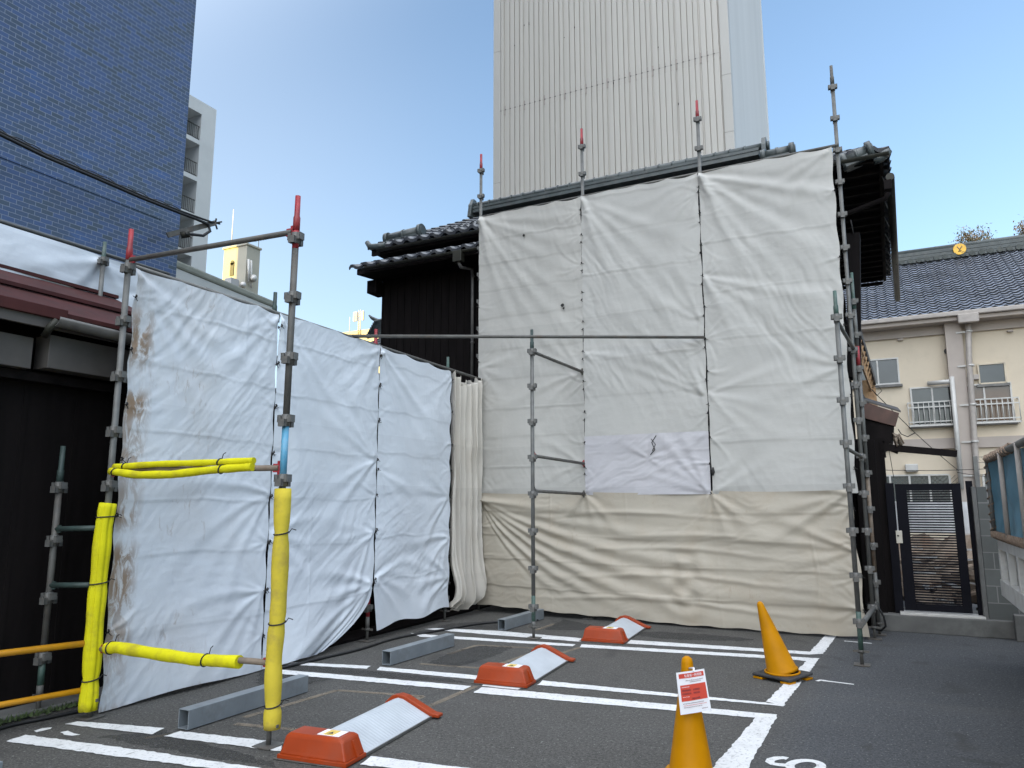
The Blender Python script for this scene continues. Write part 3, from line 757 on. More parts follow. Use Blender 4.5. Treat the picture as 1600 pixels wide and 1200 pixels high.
# white hem band above the red roof
sheet('narrow white sheet stretched above the red roof at far left', (-2.0,-9.4,3.55), (0,1,0), (1,0,0), 5.2, .80, .03, 'sheet_white', 808,
      corners=[(4.3,.75,[-2.8,-2.5,-2.2,-.4,-.8],.9,.03,.06,0), (4.3,.1,[2.6,2.9,.5,.2],.9,.03,.06,0)], billow=.06, fine=.004, fine_dir=.3, crease=.004, creases=(.4,1.05))

# bunched curtain between the left sheets and the front
def curtain():
    W, H = 1.02, 3.36; ns, ntt = 150, 180
    s, t = np.meshgrid(np.linspace(0,1,ns), np.linspace(0,1,ntt), indexing='ij')
    ph = s*6.2*2*np.pi + .9*fbm(s*5, t*2.2, 900, 3)*2 + .7*np.sin(t*3)
    amp = .045 + .02*np.sin(s*11+1) + .025*(1-t)**2
    d = amp*np.sin(ph) + .02*np.sin(2*ph+1.3)*(.5+.5*t)
    d += .012*(1-2*np.abs(fbm(s*22, t*5, 910, 3))) + .01*fbm(s*9, t*14, 915, 3)
    bag = np.exp(-((t-.07)/.09)**2); d += .12*bag*(.55+.45*np.sin(s*2*np.pi*1.7+.5)) - .10*np.exp(-(t/.022)**2)
    y = -1.06 + W*s + .03*np.cos(ph) + .02*fbm(s*3, t*4, 920, 2)
    tri = np.abs(((s*6.2) % 1)-.5)*2
    z = .14 + .06*np.sin(s*6.5+2.0) + H*t - .07*tri*(t>.985)
    P = np.stack([.12+d, y, z], -1)
    m = MB(); m.grid(P); o = m.build('tarpaulin', 'sheet_fold', None, recalc=False)
    me = o.data
    if me.polygons[len(me.polygons)//2].normal.x < 0: me.flip_normals()
    uvl = me.uv_layers.new(name='uv'); vi = np.empty(len(me.loops), int); me.loops.foreach_get('vertex_index', vi)
    uvl.data.foreach_set('uv', np.stack([(s*2.2).reshape(-1)[vi], z.reshape(-1)[vi]],1).astype(np.float32).reshape(-1))
    tag(o, 'cream sheet bunched in loose vertical folds in the corner between left and front sheets', 'tarpaulin')
curtain()

# loose details on the front sheets
def scraps():
    m = MB(); P = lambda u, v: PB(u, v, -.135)
    m.tube([P(1025,681), P(1018,692), P(1023,703), P(1016,711)], .006, 6); m.tube([P(1017,686), P(1024,695), P(1019,705)], .005, 6)
    tag(m.build('torn_slit', 'cord', bpy.data.objects.get('tarpaulin.005')), None, None) if False else None
    return m
par = [o for o in bpy.data.objects if o.get('label', '').startswith('lilac')][0]
scraps().build('torn_slit', 'cord', par)
par = [o for o in bpy.data.objects if o.get('label', '').startswith('greyish sheet with small')][0]
for (u, v, w) in ((879,477,.022),(881,482,.014),(819,368,.018)):
    m = MB(); c = PB(u, v, -.125)
    pts = [(c.x+w*(1+.5*random.random())*math.cos(a), c.y, c.z+w*1.1*math.sin(a)*(1+.4*random.random())) for a in [k*math.pi/4 for k in range(8)]]
    m.add(pts, [tuple(range(8))]); m.build('hole', 'cord', par)
par = [o for o in bpy.data.objects if o.get('label', '').startswith('greyish sheet beside')][0]
m = MB(); c = PB(1114,738,-.125); m.tube([c+Vector((0,0,.06)), c, c-Vector((0.01,0,.05))], [.01,.022,.012], 8); m.build('knot', 'cord', par)

# ------------------------------------------------------------------ yellow foam guards
def foam(label, pts, r, mat, ties, slits=0, oval=None):
    t = thing('foam_guard', label, 'foam padding', pts[0], 'yellow foam guards on the near scaffold')
    m = MB(); pts = [Vector(p) for p in pts]
    # resample with soft sideways bulge
    fine = []; rr = []
    n = 26
    for i in range(n+1):
        f = i/n*(len(pts)-1); k = min(int(f), len(pts)-2); q = pts[k].lerp(pts[k+1], f-k)
        fine.append(q); 
        rad = r*(1+.05*math.sin(i*1.1+r*100))
        for tf in ties: rad *= 1-.16*math.exp(-((i/n-tf)/.018)**2)
        rr.append(rad)
    NF = 60 if slits else 24
    m.tube(fine, rr, NF)
    if slits:                               # lengthwise grooves of the moulded foam
        for i, v in enumerate(m.v):
            pass
    o = m.build('foam', mat, t)
    if slits:
        me = o.data
        for v in me.vertices:
            k = v.index % NF
            if v.index < NF*(n+1):
                c = fine[v.index//NF] - pts[0]
                f = 1 - .16*(.5+.5*math.cos(k/NF*2*math.pi*slits))**3
                v.co = c + (v.co - c)*f
    for tf in ties:
        i = int(round(tf*n)); i = max(1, min(n-1, i)); d = (fine[i+1]-fine[i-1]).normalized()
        x = d.orthogonal().normalized(); y = d.cross(x); R0 = rr[i]+.004
        ring = [fine[i] + (x*math.cos(a)+y*math.sin(a))*R0 + d*.01*math.sin(a+1) for a in [2*math.pi*k/20 for k in range(21)]]
        mm = MB(); mm.tube(ring, .005, 6)
        e = fine[i] + x*R0; mm.tube([e, e + x*.02 + Vector((0,0,.03)), e + x*.05 + Vector((0,0,.02))], .0035, 5)
        mm.build('cable_tie', 'cord', t)
    return t
foam('bright yellow grooved foam wrapped round the foot of the left corner pole',
     [(A0[0]-.005,A0[1]-.02,.06),(A0[0]+.0,A0[1]-.02,.35),(A0[0]+.005,A0[1]-.03,.75),(A0[0]-.005,A0[1]-.02,1.1),(A0[0]+.0,A0[1]-.02,1.42),(A0[0],A0[1],1.6)], .066, 'foam', (.16,.555,.90), slits=6)
foam('paler yellow foam sleeve round the lower half of the freestanding near pole',
     [(1.90,-6.18,.11),(1.895,-6.18,.3),(1.885,-6.18,.55),(1.905,-6.18,.9),(1.91,-6.19,1.3),(1.905,-6.19,1.70)], .056, 'foam_old', (.16,.53,.85))
foam('upper of two yellow foam strips tied along the waist-high pipe',
     [(.26,-6.325,1.885),(.75,-6.295,1.897),(1.2,-6.265,1.895),(1.66,-6.235,1.90)], .024, 'foam', (.06,.78))
foam('lower sagging yellow foam strip tied along the waist-high pipe',
     [(.25,-6.345,1.85),(.55,-6.335,1.815),(.9,-6.31,1.813),(1.3,-6.28,1.84),(1.66,-6.245,1.855)], .030, 'foam', (.05,.80))
foam('yellow foam tube on the ankle-high pipe between near poles',
     [(.31,-6.30,.515),(.42,-6.295,.53),(.82,-6.265,.512),(1.2,-6.235,.50),(1.6,-6.21,.515)], .043, 'foam', (.10,.80))

# orange guard rail at far left
t = thing('guard_rail', 'amber tubular guard rail with two bars running off at far left', 'guard rail', (-.9,-6.62,0))
d1 = PA(136,1003,.17); d0 = PA(0,1019,.02); dv = (d0-d1)
m = MB(); m.tube([d1+dv*-.05, d0+dv*2.2], .0243, 16); m.build('upper_rail', 'railorange', t)
e1 = PA(136,1075,.17); e0 = PA(0,1099,.02); ev = (e0-e1)
m = MB(); m.tube([e1+ev*-.05, e0+ev*2.2], .0213, 16); m.build('lower_rail', 'railorange', t)
m = MB(); q = d0+dv*2.2; m.tube([(q.x,q.y,0),(q.x,q.y,q.z)], .0243, 16); m.build('post', 'railorange', t)
for k in range(2):
    pass

# ------------------------------------------------------------------ wheel stops and lock plates
def beam(a, b0, b1, label, rot=0.0):
    t = thing('wheel_stop', label, 'wheel stop', (a, b0, 0), 'hollow steel wheel stops')
    w, h, th = .105, .135, .006; L = b1-b0
    m = MB()
    zz = .006
    out = [(0,0),(w,0),(w,h),(0,h)]; inn = [(th,th),(w-th,th),(w-th,h-th),(th,h-th)]
    vs = []
    for y in (0, L):
        for x, z in out+inn: vs.append((a+x, b0+y, zz+z))
    fs = []
    for k in range(4):
        k2 = (k+1) % 4
        fs += [(k,k2,8+k2,8+k), (4+k2,4+k,12+k,12+k2), (k2,k,4+k,4+k2), (8+k,8+k2,12+k2,12+k)]
    m.add(vs, fs)
    o = m.build('beam', 'beamsteel', t, bevel=.004)
    for y in (.10, L-.16):
        mm = MB(); mm.tube([(a+w/2, b0+y, zz+th), (a+w/2, b0+y, zz+.03)], .012, 8); mm.build('anchor_bolt', 'galv_dark', t)
    t.rotation_euler = (0,0,rot)
    return t
mt['beamsteel'] = MAT('galvanized beam', (.22,.245,.265), .5, .3, .15, 4, .1, 50, (.14,.14,.14), .5, 5)
beam(1.02,-6.20,-4.97, 'grey steel wheel stop beside the yellow-padded poles')
beam(1.03,-3.80,-2.63, 'grey steel wheel stop lying clear in the middle bay', -.03)
beam(1.10,-1.45,-.33, 'grey steel wheel stop behind the forward green-topped pole', -.03)
beam(.96,-8.62,-7.42, 'grey steel wheel stop cut off by the bottom left corner')

def lock(a, b, label, rot, L=1.12):
    t = thing('wheel_lock', label, 'wheel lock plate', (a, b, 0), 'flap-type wheel locks on the bay lines')
    t['_abs'] = 1
    V = lambda x, y, z: (a+x, b+y, z)
    # housing
    m = MB(); W, D, H = .50, .225, .155
    lo = [V(0,0,.028), V(W,0,.028), V(W,D,.028), V(0,D,.028)]
    mid = [V(.012,.008,.055), V(W-.012,.008,.055), V(W-.012,D-.004,.055), V(.012,D-.004,.055)]
    hi = [V(.030,.028,H-.012), V(W-.045,.028,H-.012), V(W-.045,D-.015,H-.012), V(.030,D-.015,H-.012)]
    top = [V(.050,.045,H), V(W-.075,.045,H), V(W-.075,D-.025,H), V(.050,D-.025,H)]
    rings = [lo, mid, hi, top]
    fs = []
    for i in range(3):
        for k in range(4): fs.append((i*4+k, i*4+(k+1)%4, (i+1)*4+(k+1)%4, (i+1)*4+k))
    fs.append((12,13,14,15)); fs.append((3,2,1,0))
    m.add(sum(rings, []), fs); m.build('housing', 'orange', t, bevel=.012)
    # skirt and rib on the right end
    m = MB(); m.box(V(-.006,-.006,.006), V(W+.006,D+.002,.032)); m.build('housing_skirt', 'orange', t, bevel=.004)
    m = MB(); m.prism([V(W-.006,D*.52,.034), V(W+.012,D*.52,.034), V(W-.03,D*.52,H-.03), V(W-.055,D*.52,H-.03)], (0,.022,0)); m.build('end_rib', 'orange', t)
    m = MB(); m.box(V(-.03,-.02,.004), V(W-.02,D,.0075)); m.build('floor_plate', 'galv_dark', t)
    # flap: tread side slopes to the right, short back on the left
    prof = [(.08,.012),(.13,.08),(.18,.118),(.215,.128),(.26,.120),(W-.02,.020),(W-.005,.012)]
    n = 40; P = np.zeros((len(prof), n+1, 3))
    for i, (x, z) in enumerate(prof):
        for j in range(n+1):
            P[i, j] = V(x, D-.03 + (L-D-.0)*j/n, z)
    m = MB(); m.grid(P, False); o = m.build('flap_plate', 'flap', t, recalc=False, solid=.004)
    if o.data.polygons[n*4+3].normal.z < 0: o.data.flip_normals()
    m = MB(); m.box(V(W-.006, D, .006), V(W+.003, L-.03, .022)); m.build('edge_strip', 'galv', t)
    # end guide
    pe = [(.07,.012),(.10,.09),(.155,.138),(.22,.152),(.275,.142),(W+.005,.040),(W+.06,.034),(W+.06,.012),(W,.012),(.27,.108),(.215,.116),(.165,.10),(.12,.012)]
    m = MB(); m.prism([V(x, L-.035, z) for x, z in pe], (0,.075,0)); m.build('end_guide', 'orange', t, bevel=.006)
    # warning sticker on the housing top
    z = H+.002
    m = MB(); m.box(V(.24,.065,H), V(W-.10,D-.045,z)); s = m.build('warning_sticker', 'paper', t)
    m = MB(); m.box(V(.275,.072,z), V(.35,D-.052,z+.0008)); m.build('symbol_panel', 'sticker', s)
    m = MB(); c = V(.312,.115,z+.0012); m.add([(c[0]-.022,c[1]-.015,c[2]),(c[0]+.022,c[1]-.015,c[2]),(c[0],c[1]+.022,c[2])], [(0,1,2)]); m.build('symbol', 'black', s)
    t.rotation_euler = (0,0,rot)
    return t
def m_flap():
    m, nt, b = base('ribbed white flap')
    tc = nt.nodes.new('ShaderNodeTexCoord').outputs['Object']
    w = nd(nt, 'ShaderNodeTexWave', Scale=9.0, Distortion=0.0); w.bands_direction = 'Y'; nt.links.new(tc, w.inputs['Vector'])
    c = ramp(nt, noise(nt, tc, 5, 7), [(.3, (.40,.43,.46)), (.7, (.48,.515,.55))])
    c = mix(nt, ramp(nt, noise(nt, mapping(nt, tc, (1,5,1)), 4, 8, .7), [(.55, 0.0), (.75, .35)]), c, (.33,.33,.33))
    nt.links.new(c, b.inputs['Base Color']); b.inputs['Roughness'].default_value = .5
    bump(nt, b, w.outputs['Fac'], .35, .006)
    return m
mt['flap'] = m_flap()
lock(2.125,-6.35, 'nearest orange wheel lock with white flap, at the bottom edge', .10, 1.17)
lock(2.245,-4.055, 'middle orange wheel lock with white flap', .08, 1.2)
lock(2.34,-1.69, 'farthest orange wheel lock with white flap, near the front sheets', .07, 1.17)

# ------------------------------------------------------------------ cones
def lathe(m, prof, n, c, lean=(0,0)):
    pts = [(c[0]+lean[0]*z, c[1]+lean[1]*z, c[2]+z) for r, z in prof]
    m.tube(pts, [r for r, z in prof], n, True)
tip = GP(1072,1026,.70)
c1 = Vector((tip.x, tip.y, 0))
t = thing('traffic_cone', 'upright yellow cone wearing a red and white notice, cut by the bottom edge', 'traffic cone', c1, 'yellow traffic cones')
m = MB(); lathe(m, [(.142,.02),(.137,.045),(.125,.07),(.036,.63),(.034,.665),(.028,.688),(.012,.70)], 36, c1); m.build('cone_body', 'cone', t)
m = MB(); m.box((c1.x-.19,c1.y-.19,.0), (c1.x+.19,c1.y+.19,.025)); m.build('base', 'cone', t, bevel=.02)

c2 = GP(1222,1061.5); c2.z = 0
t = thing('traffic_cone', 'leaning bare yellow cone in front of the cream sheet', 'traffic cone', c2, 'yellow traffic cones')
tip2 = PB(1184,950, c2.y-.02)
lean = ((tip2.x-c2.x)/.66, (tip2.y-c2.y)/.66)
m = MB()
prof = [(.148,.055),(.144,.075),(.133,.085),(.035,.625),(.03,.655),(.02,.675),(.006,.682)]
pts = []; 
for r, z in prof: pts.append((c2.x+lean[0]*max(0,z-.055), c2.y+lean[1]*max(0,z-.055), z))
m.tube(pts, [r for r, z in prof], 36); o = m.build('cone_body', 'cone', t)
rotb = Matrix.Translation(c2) @ Matrix.Rotation(YAW + R(38), 4, 'Z')
m = MB()
for sx in (-1, 1):
    for sy in (-1, 1): m.box((sx*.14-.05, sy*.14-.05, 0), (sx*.14+.05, sy*.14+.05, .02), rotb)
m.box((-.13,-.13,.012), (.13,.13,.026), rotb); m.build('base', 'cone', t, bevel=.006)
m = MB(); Rb = rotb @ Matrix.Rotation(R(-2.5), 4, 'Y'); 
sq = [(-.175,-.175),(.175,-.175),(.175,.175),(-.175,.175)]
m.box((-.195,-.195,.030), (.195,.195,.056), Rb)
w = m.build('cone_weight', 'rubber', None, bevel=.012); w.data.transform(Matrix.Translation(-c2)); w.location = c2
tag(w, 'square black rubber weight slipped over the leaning yellow cone', 'cone weight')
m = MB(); ring = [Rb @ Vector((.150*math.cos(a), .150*math.sin(a), .063)) for a in [2*math.pi*k/36 for k in range(37)]]; m.tube(ring, .010, 8); m.build('collar', 'cone', t)

# notice sheet on the near cone
corn = [(1055,1052),(1099,1045.5),(1110,1110),(1062,1118)]
pl_n = Vector((CAM.x-c1.x, CAM.y-c1.y, 0)).normalized()
def onplane(u, v, off=.115):
    d = ray(u, v); p0_ = c1 + pl_n*off; k = (p0_-CAM).dot(pl_n)/d.dot(pl_n); return CAM + d*k
Q = [onplane(*c) for c in corn]
t = thing('notice', 'white notice with red header and red panel hung on the near cone', 'notice', Q[3])
def qp(u, v, lift=0):
    a = Q[0].lerp(Q[1], u); b = Q[3].lerp(Q[2], u); p = a.lerp(b, v); bow = .006*math.sin(u*math.pi)
    return p + pl_n*(lift+bow)
def qrect(u0, u1, v0, v1, lift, n=8):
    P = np.array([[qp(u0+(u1-u0)*i/n, v0+(v1-v0)*j, lift) for j in (0, 1)] for i in range(n+1)]); m = MB(); return m.grid(P)
pap = qrect(0,1,0,1,0).build('paper', 'paper', t, recalc=False)
for pp_ in pap.data.polygons: pp_.use_smooth = False
def text_on(body, u0, v0, u1, v1, mat, lift=.003, name='lettering', par=None):
    cu = bpy.data.curves.new('txt', 'FONT'); cu.body = body; cu.size = 1
    tmp = bpy.data.objects.new('txt', cu); COL.objects.link(tmp); bpy.context.view_layer.update()
    me = bpy.data.meshes.new_from_object(tmp.evaluated_get(bpy.context.evaluated_depsgraph_get()))
    bpy.data.objects.remove(tmp); bpy.data.curves.remove(cu)
    if not len(me.vertices): return None
    xs_ = [v.co.x for v in me.vertices]; ys_ = [v.co.y for v in me.vertices]
    x0, x1, y0, y1 = min(xs_), max(xs_), min(ys_), max(ys_)
    m = MB(); m.add([qp(u0+(u1-u0)*(v.co.x-x0)/(x1-x0), v1-(v1-v0)*(v.co.y-y0)/(y1-y0), lift) for v in me.vertices], [tuple(p.vertices) for p in me.polygons])
    bpy.data.meshes.remove(me)
    return m.build(name, mat, par or t, recalc=False)
hd = qrect(.08,.95,.045,.155,.002).build('header', 'paperred', t, recalc=False)
pn = qrect(.09,.955,.315,.70,.002).build('red_panel', 'paperred', t, recalc=False)
text_on('駐車場一時閉鎖', .28,.065,.88,.138,'paper', .0035)
def wordbars(u0, u1, v, h, mat, seed, lift=.0035):
    rng = random.Random(seed); m = MB(); u = u0
    while u < u1-.012:
        w = rng.uniform(.018,.034)
        for q in range(2):
            a = u + w*.5*q; P = [qp(a, v+rng.uniform(0,.3)*h, lift), qp(min(u1, a+w*.32), v, lift), qp(min(u1, a+w*.32), v+h, lift), qp(a, v+h*rng.uniform(.7,1), lift)]
            m.add(P, [(0,1,2,3)])
        u += w+rng.uniform(.004,.012)
    m.build('small_print', mat, t, recalc=False)
wordbars(.30,.90,.205,.022,'ink',1); wordbars(.44,.82,.245,.022,'ink',2)
wordbars(.14,.40,.355,.022,'paper',3); wordbars(.14,.44,.42,.05,'ink',4); wordbars(.52,.74,.42,.05,'ink',5); wordbars(.14,.44,.50,.05,'ink',6); wordbars(.52,.74,.50,.05,'ink',7)
wordbars(.14,.36,.59,.02,'paper',8); wordbars(.44,.72,.63,.045,'ink',9)
wordbars(.13,.82,.745,.022,'ink',10); wordbars(.14,.90,.79,.022,'paperred',11); wordbars(.14,.74,.835,.022,'ink',12); wordbars(.72,.92,.905,.025,'ink',13)
m = MB(); m.tube([qp(.62,.03,.002), qp(.64,-.03,-.02), tip+Vector((0,0,-.07))], .006, 8); m.build('tape', 'paper', t)

# ------------------------------------------------------------------ traditional house
house = thing('traditional_house', 'two-storey dark timber house with tiled hip roof behind the front sheets', 'house', (0,1,0))
def tile_field(p_e0, p_e1, p_r0, p_r1, pitch=.265, row=.225, amp=.030, step=.022, ns_=7):
    """pantile slope between eave line e0-e1 and ridge line r0-r1"""
    e0, e1, r0, r1 = (np.array(p, float) for p in (p_e0, p_e1, p_r0, p_r1))
    L = np.linalg.norm(e1-e0); Hs = np.linalg.norm((r0+r1)/2-(e0+e1)/2)
    nt_ = max(1, int(round(L/pitch))); nr = max(1, int(round(Hs/row)))
    uu = np.linspace(0, 1, nt_*ns_+1)
    vv = []; hh = []
    for k in range(nr):
        vv += [k/nr, k/nr+.04/nr, (k+.9)/nr]; hh += [-.3, 1, .22]
    vv.append(1); hh.append(0)
    vv, hh = np.array(vv), np.array(hh)
    n = np.cross(e1-e0, (r0+r1)/2-(e0+e1)/2); n /= np.linalg.norm(n)
    if n[2] < 0: n = -n
    ph = (uu*nt_) % 1
    prof = amp*(np.where(ph < .42, np.sin(ph/.42*np.pi), -.42*np.sin((ph-.42)/.58*np.pi)))
    rg = np.random.RandomState(5); jit = rg.uniform(-.006,.006,(nt_+1, nr+1))
    ti = np.minimum((uu*nt_).astype(int), nt_-1)
    P = np.zeros((len(uu), len(vv), 3))
    for j, (v, h) in enumerate(zip(vv, hh)):
        kr = min(int(v*nr), nr-1)
        bse = (e0*(1-v)+r0*v)[None,:]*(1-uu[:,None]) + (e1*(1-v)+r1*v)[None,:]*uu[:,None]
        P[:, j] = bse + n[None,:]*(prof*(1) + step*h + jit[ti, kr])[:,None]
    return P
def tile_roof(name, mat, parent, P, solid=0):
    m = MB(); m.grid(P, True); o = m.build(name, mat, parent, recalc=False, solid=solid)
    o.data.materials.append(mt['tile_shade']); k = P.shape[1]-1
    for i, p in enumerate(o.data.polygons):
        if (i % k) % 3 == 0 and (i % k) < k-1: p.material_index = 1; p.use_smooth = False  # step faces coloured dark to paint the shade below each tile row
    return o
def board_wall(m, p0, p1, z0, z1, gap=.16, th=.014, nrm=(0,-1,0)):
    """plain wall sheet with narrow upright cover battens"""
    p0, p1 = Vector(p0), Vector(p1); d = p1-p0; L = d.length; d.normalize(); n = Vector(nrm[:2])
    m.add([(*p0.to_2d(), z0), (*p1.to_2d(), z0), (*p1.to_2d(), z1), (*p0.to_2d(), z1)], [(0,1,2,3)])
    k = int(L/gap)
    for i in range(k+1):
        c = p0 + d*(i*L/max(1,k)); w = .018
        a = c - d*w; b = c + d*w
        vs = [a, b, b+n*th, a+n*th]
        m.prism([(v.x, v.y, z0+.003) for v in vs], (0,0,z1-z0-.006))
# front wall at left of the sheets
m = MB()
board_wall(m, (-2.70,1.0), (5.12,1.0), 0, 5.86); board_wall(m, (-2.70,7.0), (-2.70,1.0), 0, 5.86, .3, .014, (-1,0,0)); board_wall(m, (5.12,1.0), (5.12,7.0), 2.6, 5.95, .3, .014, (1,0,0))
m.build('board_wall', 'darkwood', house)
m = MB(); board_wall(m, (-2.2,1.75), (5.10,1.75), 5.7, 6.55, .3); m.build('upper_wall', 'darkwood', house)
m = MB(); board_wall(m, (4.2,.93), (5.64,.93), 0, 2.42, .17); board_wall(m, (5.64,.93), (5.64,5.0), 0, 2.42, .3, .014, (1,0,0)); m.box((4.2,.93,2.42),(5.68,5.0,2.46)); m.build('ground_floor_wall', 'darkwood', house)
m = MB(); m.box((5.30,.84,.10), (5.56,.925,2.44)); m.build('corner_post', 'darkwood', house, bevel=.006)
# lower pent roof on the left
eL = PB(547,420,.30); eR = PB(752,384,.30); eR.z = eL.z = (eL.z+eR.z)/2; eR.x += 2.0
rL = Vector((eL.x+.25, 1.2, eL.z+.36)); rR = Vector((eR.x, 1.2, eR.z+.36))
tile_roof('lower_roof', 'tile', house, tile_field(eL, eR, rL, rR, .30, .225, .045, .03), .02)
m = MB(); m.bar(eL+Vector((.15,.05,-.07)), eR+Vector((0,.05,-.07)), .05, .10); m.build('fascia', 'soffit', house)
m = MB(); m.add([(eL.x+.15,.35,eL.z-.12),(eR.x,.35,eR.z-.12),(eR.x,1.05,eR.z-.06),(eL.x+.15,1.05,eL.z-.06)], [(0,1,2,3)]); m.build('soffit', 'soffit', house)
m = MB(); m.box((-2.90,.75,5.55), (-2.68,1.1,5.80)); m.build('bracket_beam', 'soffit', house, bevel=.01)
def half_gutter(m, p0, p1, r, n=10):
    p0, p1 = Vector(p0), Vector(p1); d = (p1-p0).normalized(); x = d.cross(Vector((0,0,1))).normalized()
    P = np.array([[list(p + x*(r*math.cos(math.pi+math.pi*k/n)) + Vector((0,0,r*math.sin(math.pi+math.pi*k/n)))) for k in range(n+1)] for p in (p0, p1)])
    m.grid(P)
m = MB(); half_gutter(m, eL+Vector((.35,-.06,-.05)), eR+Vector((0,-.06,-.05)), .042); m.build('gutter', 'gutter', house, recalc=False, solid=.005)
h0 = PB(716,397,.22)
m = MB(); m.box((h0.x-.08,.17,h0.z-.14), (h0.x+.09,.30,h0.z+.06)); m.build('rain_hopper', 'gutter', house, bevel=.01)
dp = [h0+Vector((0,.02,-.12)), h0+Vector((.03,.05,-.22)), PB(738,420,.93), PB(739,440,.93), PB(737.5,600,.93)]
m = MB(); m.tube(dp, .028, 12); m.build('downpipe', 'greygutter', house)
for u, v in ((739.5,432),(738.5,535)):
    q = PB(u, v, .93); m = MB(); m.tube([q-Vector((0,0,.012)), q+Vector((0,0,.012))], .036, 12); m.build('pipe_clip', 'greygutter', house)
# main hip roof
YE = .80
uL = PB(577,384,YE); uR = PB(1393,250,YE); zE = 6.44
for q in (uL, uR): q.z = zE
rgL = PB(748,338,3.3); rgR = PB(1188,238,3.3); zr = (rgL.z+rgR.z)/2 - .02
rgL.z = rgR.z = zr
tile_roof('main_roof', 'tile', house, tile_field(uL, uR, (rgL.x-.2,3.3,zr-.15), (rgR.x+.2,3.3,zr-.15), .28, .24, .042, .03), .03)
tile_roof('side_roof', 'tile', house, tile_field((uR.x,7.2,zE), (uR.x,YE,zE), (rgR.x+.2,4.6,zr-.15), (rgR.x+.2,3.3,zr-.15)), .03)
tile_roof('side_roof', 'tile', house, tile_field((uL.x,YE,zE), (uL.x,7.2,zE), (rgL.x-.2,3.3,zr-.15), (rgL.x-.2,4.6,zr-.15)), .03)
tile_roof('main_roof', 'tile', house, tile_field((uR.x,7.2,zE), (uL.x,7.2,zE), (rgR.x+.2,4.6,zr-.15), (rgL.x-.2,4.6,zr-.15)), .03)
# soffit boards and fascia
m = MB(); m.add([(uL.x+.1,YE+.08,zE-.10),(uR.x-.14,YE+.08,zE-.10),(uR.x-.14,7.1,zE-.10),(uL.x+.1,7.1,zE-.10)], [(0,1,2,3)]); 
for k in range(18):
    y = YE+.35+k*.36; m.box((5.0,y-.03,zE-.17), (uR.x-.16,y+.03,zE-.103))
m.build('soffit', 'soffit', house)
m = MB(); m.bar((uL.x+.05,YE+.05,zE-.075), (uR.x-.1,YE+.05,zE-.075), .05, .11); m.bar((uR.x-.12,YE+.08,zE-.085), (uR.x-.12,7.1,zE-.085), .05, .11); m.build('fascia', 'soffit', house)
m = MB(); half_gutter(m, (uL.x+.25,YE-.05,zE-.06), (uR.x-.02,YE-.05,zE-.06), .042); m.build('gutter', 'gutter', house, recalc=False, solid=.005)
g0 = PB(1389,290,YE); g1 = PB(1408,480,7.0); zg = 6.02
m = MB(); m.tube([(uR.x-.03,YE-.02,zg+.02),(uR.x+.10,7.6,zg-.03)], .055, 14); m.build('side_gutter', 'gutter', house)
m = MB()
for k in range(7):
    f = (k+.6)/7.2; x = uR.x-.03+.12*f; y = YE+(7.05-YE)*f
    m.tube([(uR.x-.14,y,zE-.06),(x-.05,y,zg+.06),(x+.02,y,zg-.075)], .006, 6)
m.build('gutter_bracket', 'gutter', house)
q = PB(1389,288,YE); m = MB(); m.box((q.x-.06,q.y-.05,q.z-.10), (q.x+.04,q.y+.05,q.z+.04)); m.tube([(q.x+.03,q.y,q.z+.0),(q.x+.07,q.y,q.z+.08)], .02, 8); m.build('rain_hopper', 'soffit', house, bevel=.02)
m = MB(); m.tube([PB(1389,302,YE), PB(1384,312,.85), PB(1322,336,1.0), PB(1318,345,1.0)], .035, 10); m.build('downpipe', 'soffit', house)
m = MB(); m.tube([PB(1330,345,.97), PB(1334,366,.97)], .008, 6); m.build('wire', 'cord', house)
# ridge along the top of the slope and the round-ended hip rolls
m = MB()
for k, (hw, h0_, h1_) in enumerate(((.15,-.02,.03),(.13,.03,.07),(.145,.07,.10),(.11,.10,.14))):
    m.box((rgL.x-.05,3.3-hw,zr+h0_), (rgR.x,3.3+hw,zr+h1_))
m.tube([(rgL.x-.1,3.3,zr+.18),(rgR.x+.04,3.3,zr+.18)], .075, 14)
n_ = 22
for k in range(n_):
    x = rgL.x + (rgR.x-rgL.x)*k/n_; m.tube([(x,3.3,zr+.18),(x+.03,3.3,zr+.18)], .088, 14)
m.build('ridge', 'ridge', house)
for x, s in ((rgL.x-.08,-1), (rgR.x+.05,1)):
    m = MB(); m.prism([(x,3.08,zr-.12),(x,3.52,zr-.12),(x,3.46,zr+.16),(x,3.36,zr+.34),(x,3.24,zr+.34),(x,3.14,zr+.16)], (.08*s,0,0))
    m.tube([(x+.08*s,3.3,zr+.18),(x+.13*s,3.3,zr+.18)], .09, 16); m.build('ridge_end_tile', 'ridge', house, bevel=.012)
def roll(pl, pr, r=.10):
    d = (pr-pl).normalized()
    m = MB(); m.tube([pl, pr], r*.82, 16); m.bar(pl-Vector((0,0,r*.75)), pr-Vector((0,0,r*.75)), r*1.7, r*.5)
    n = max(2, int((pr-pl).length/.28))
    for k in range(n+1):
        c = pl.lerp(pr, k/n); m.tube([c-d*.02, c+d*.02], r*.92, 16)
    m.tube([pr-d*.01, pr+d*.06], r*1.15, 20); m.tube([pr+d*.06, pr+d*.075], r*.8, 20, True)
    m.tube([pl-d*.06, pl+d*.02], r*1.05, 16)
    o = m.build('hip_roll', 'ridge', house)
roll(PB(608,373,1.1), PB(657,361,1.1), .12)
roll(PB(1196,246,.9), PB(1236,237,.9), .105)
roll(PB(1322,254,.85), PB(1357,239,.85), .125)
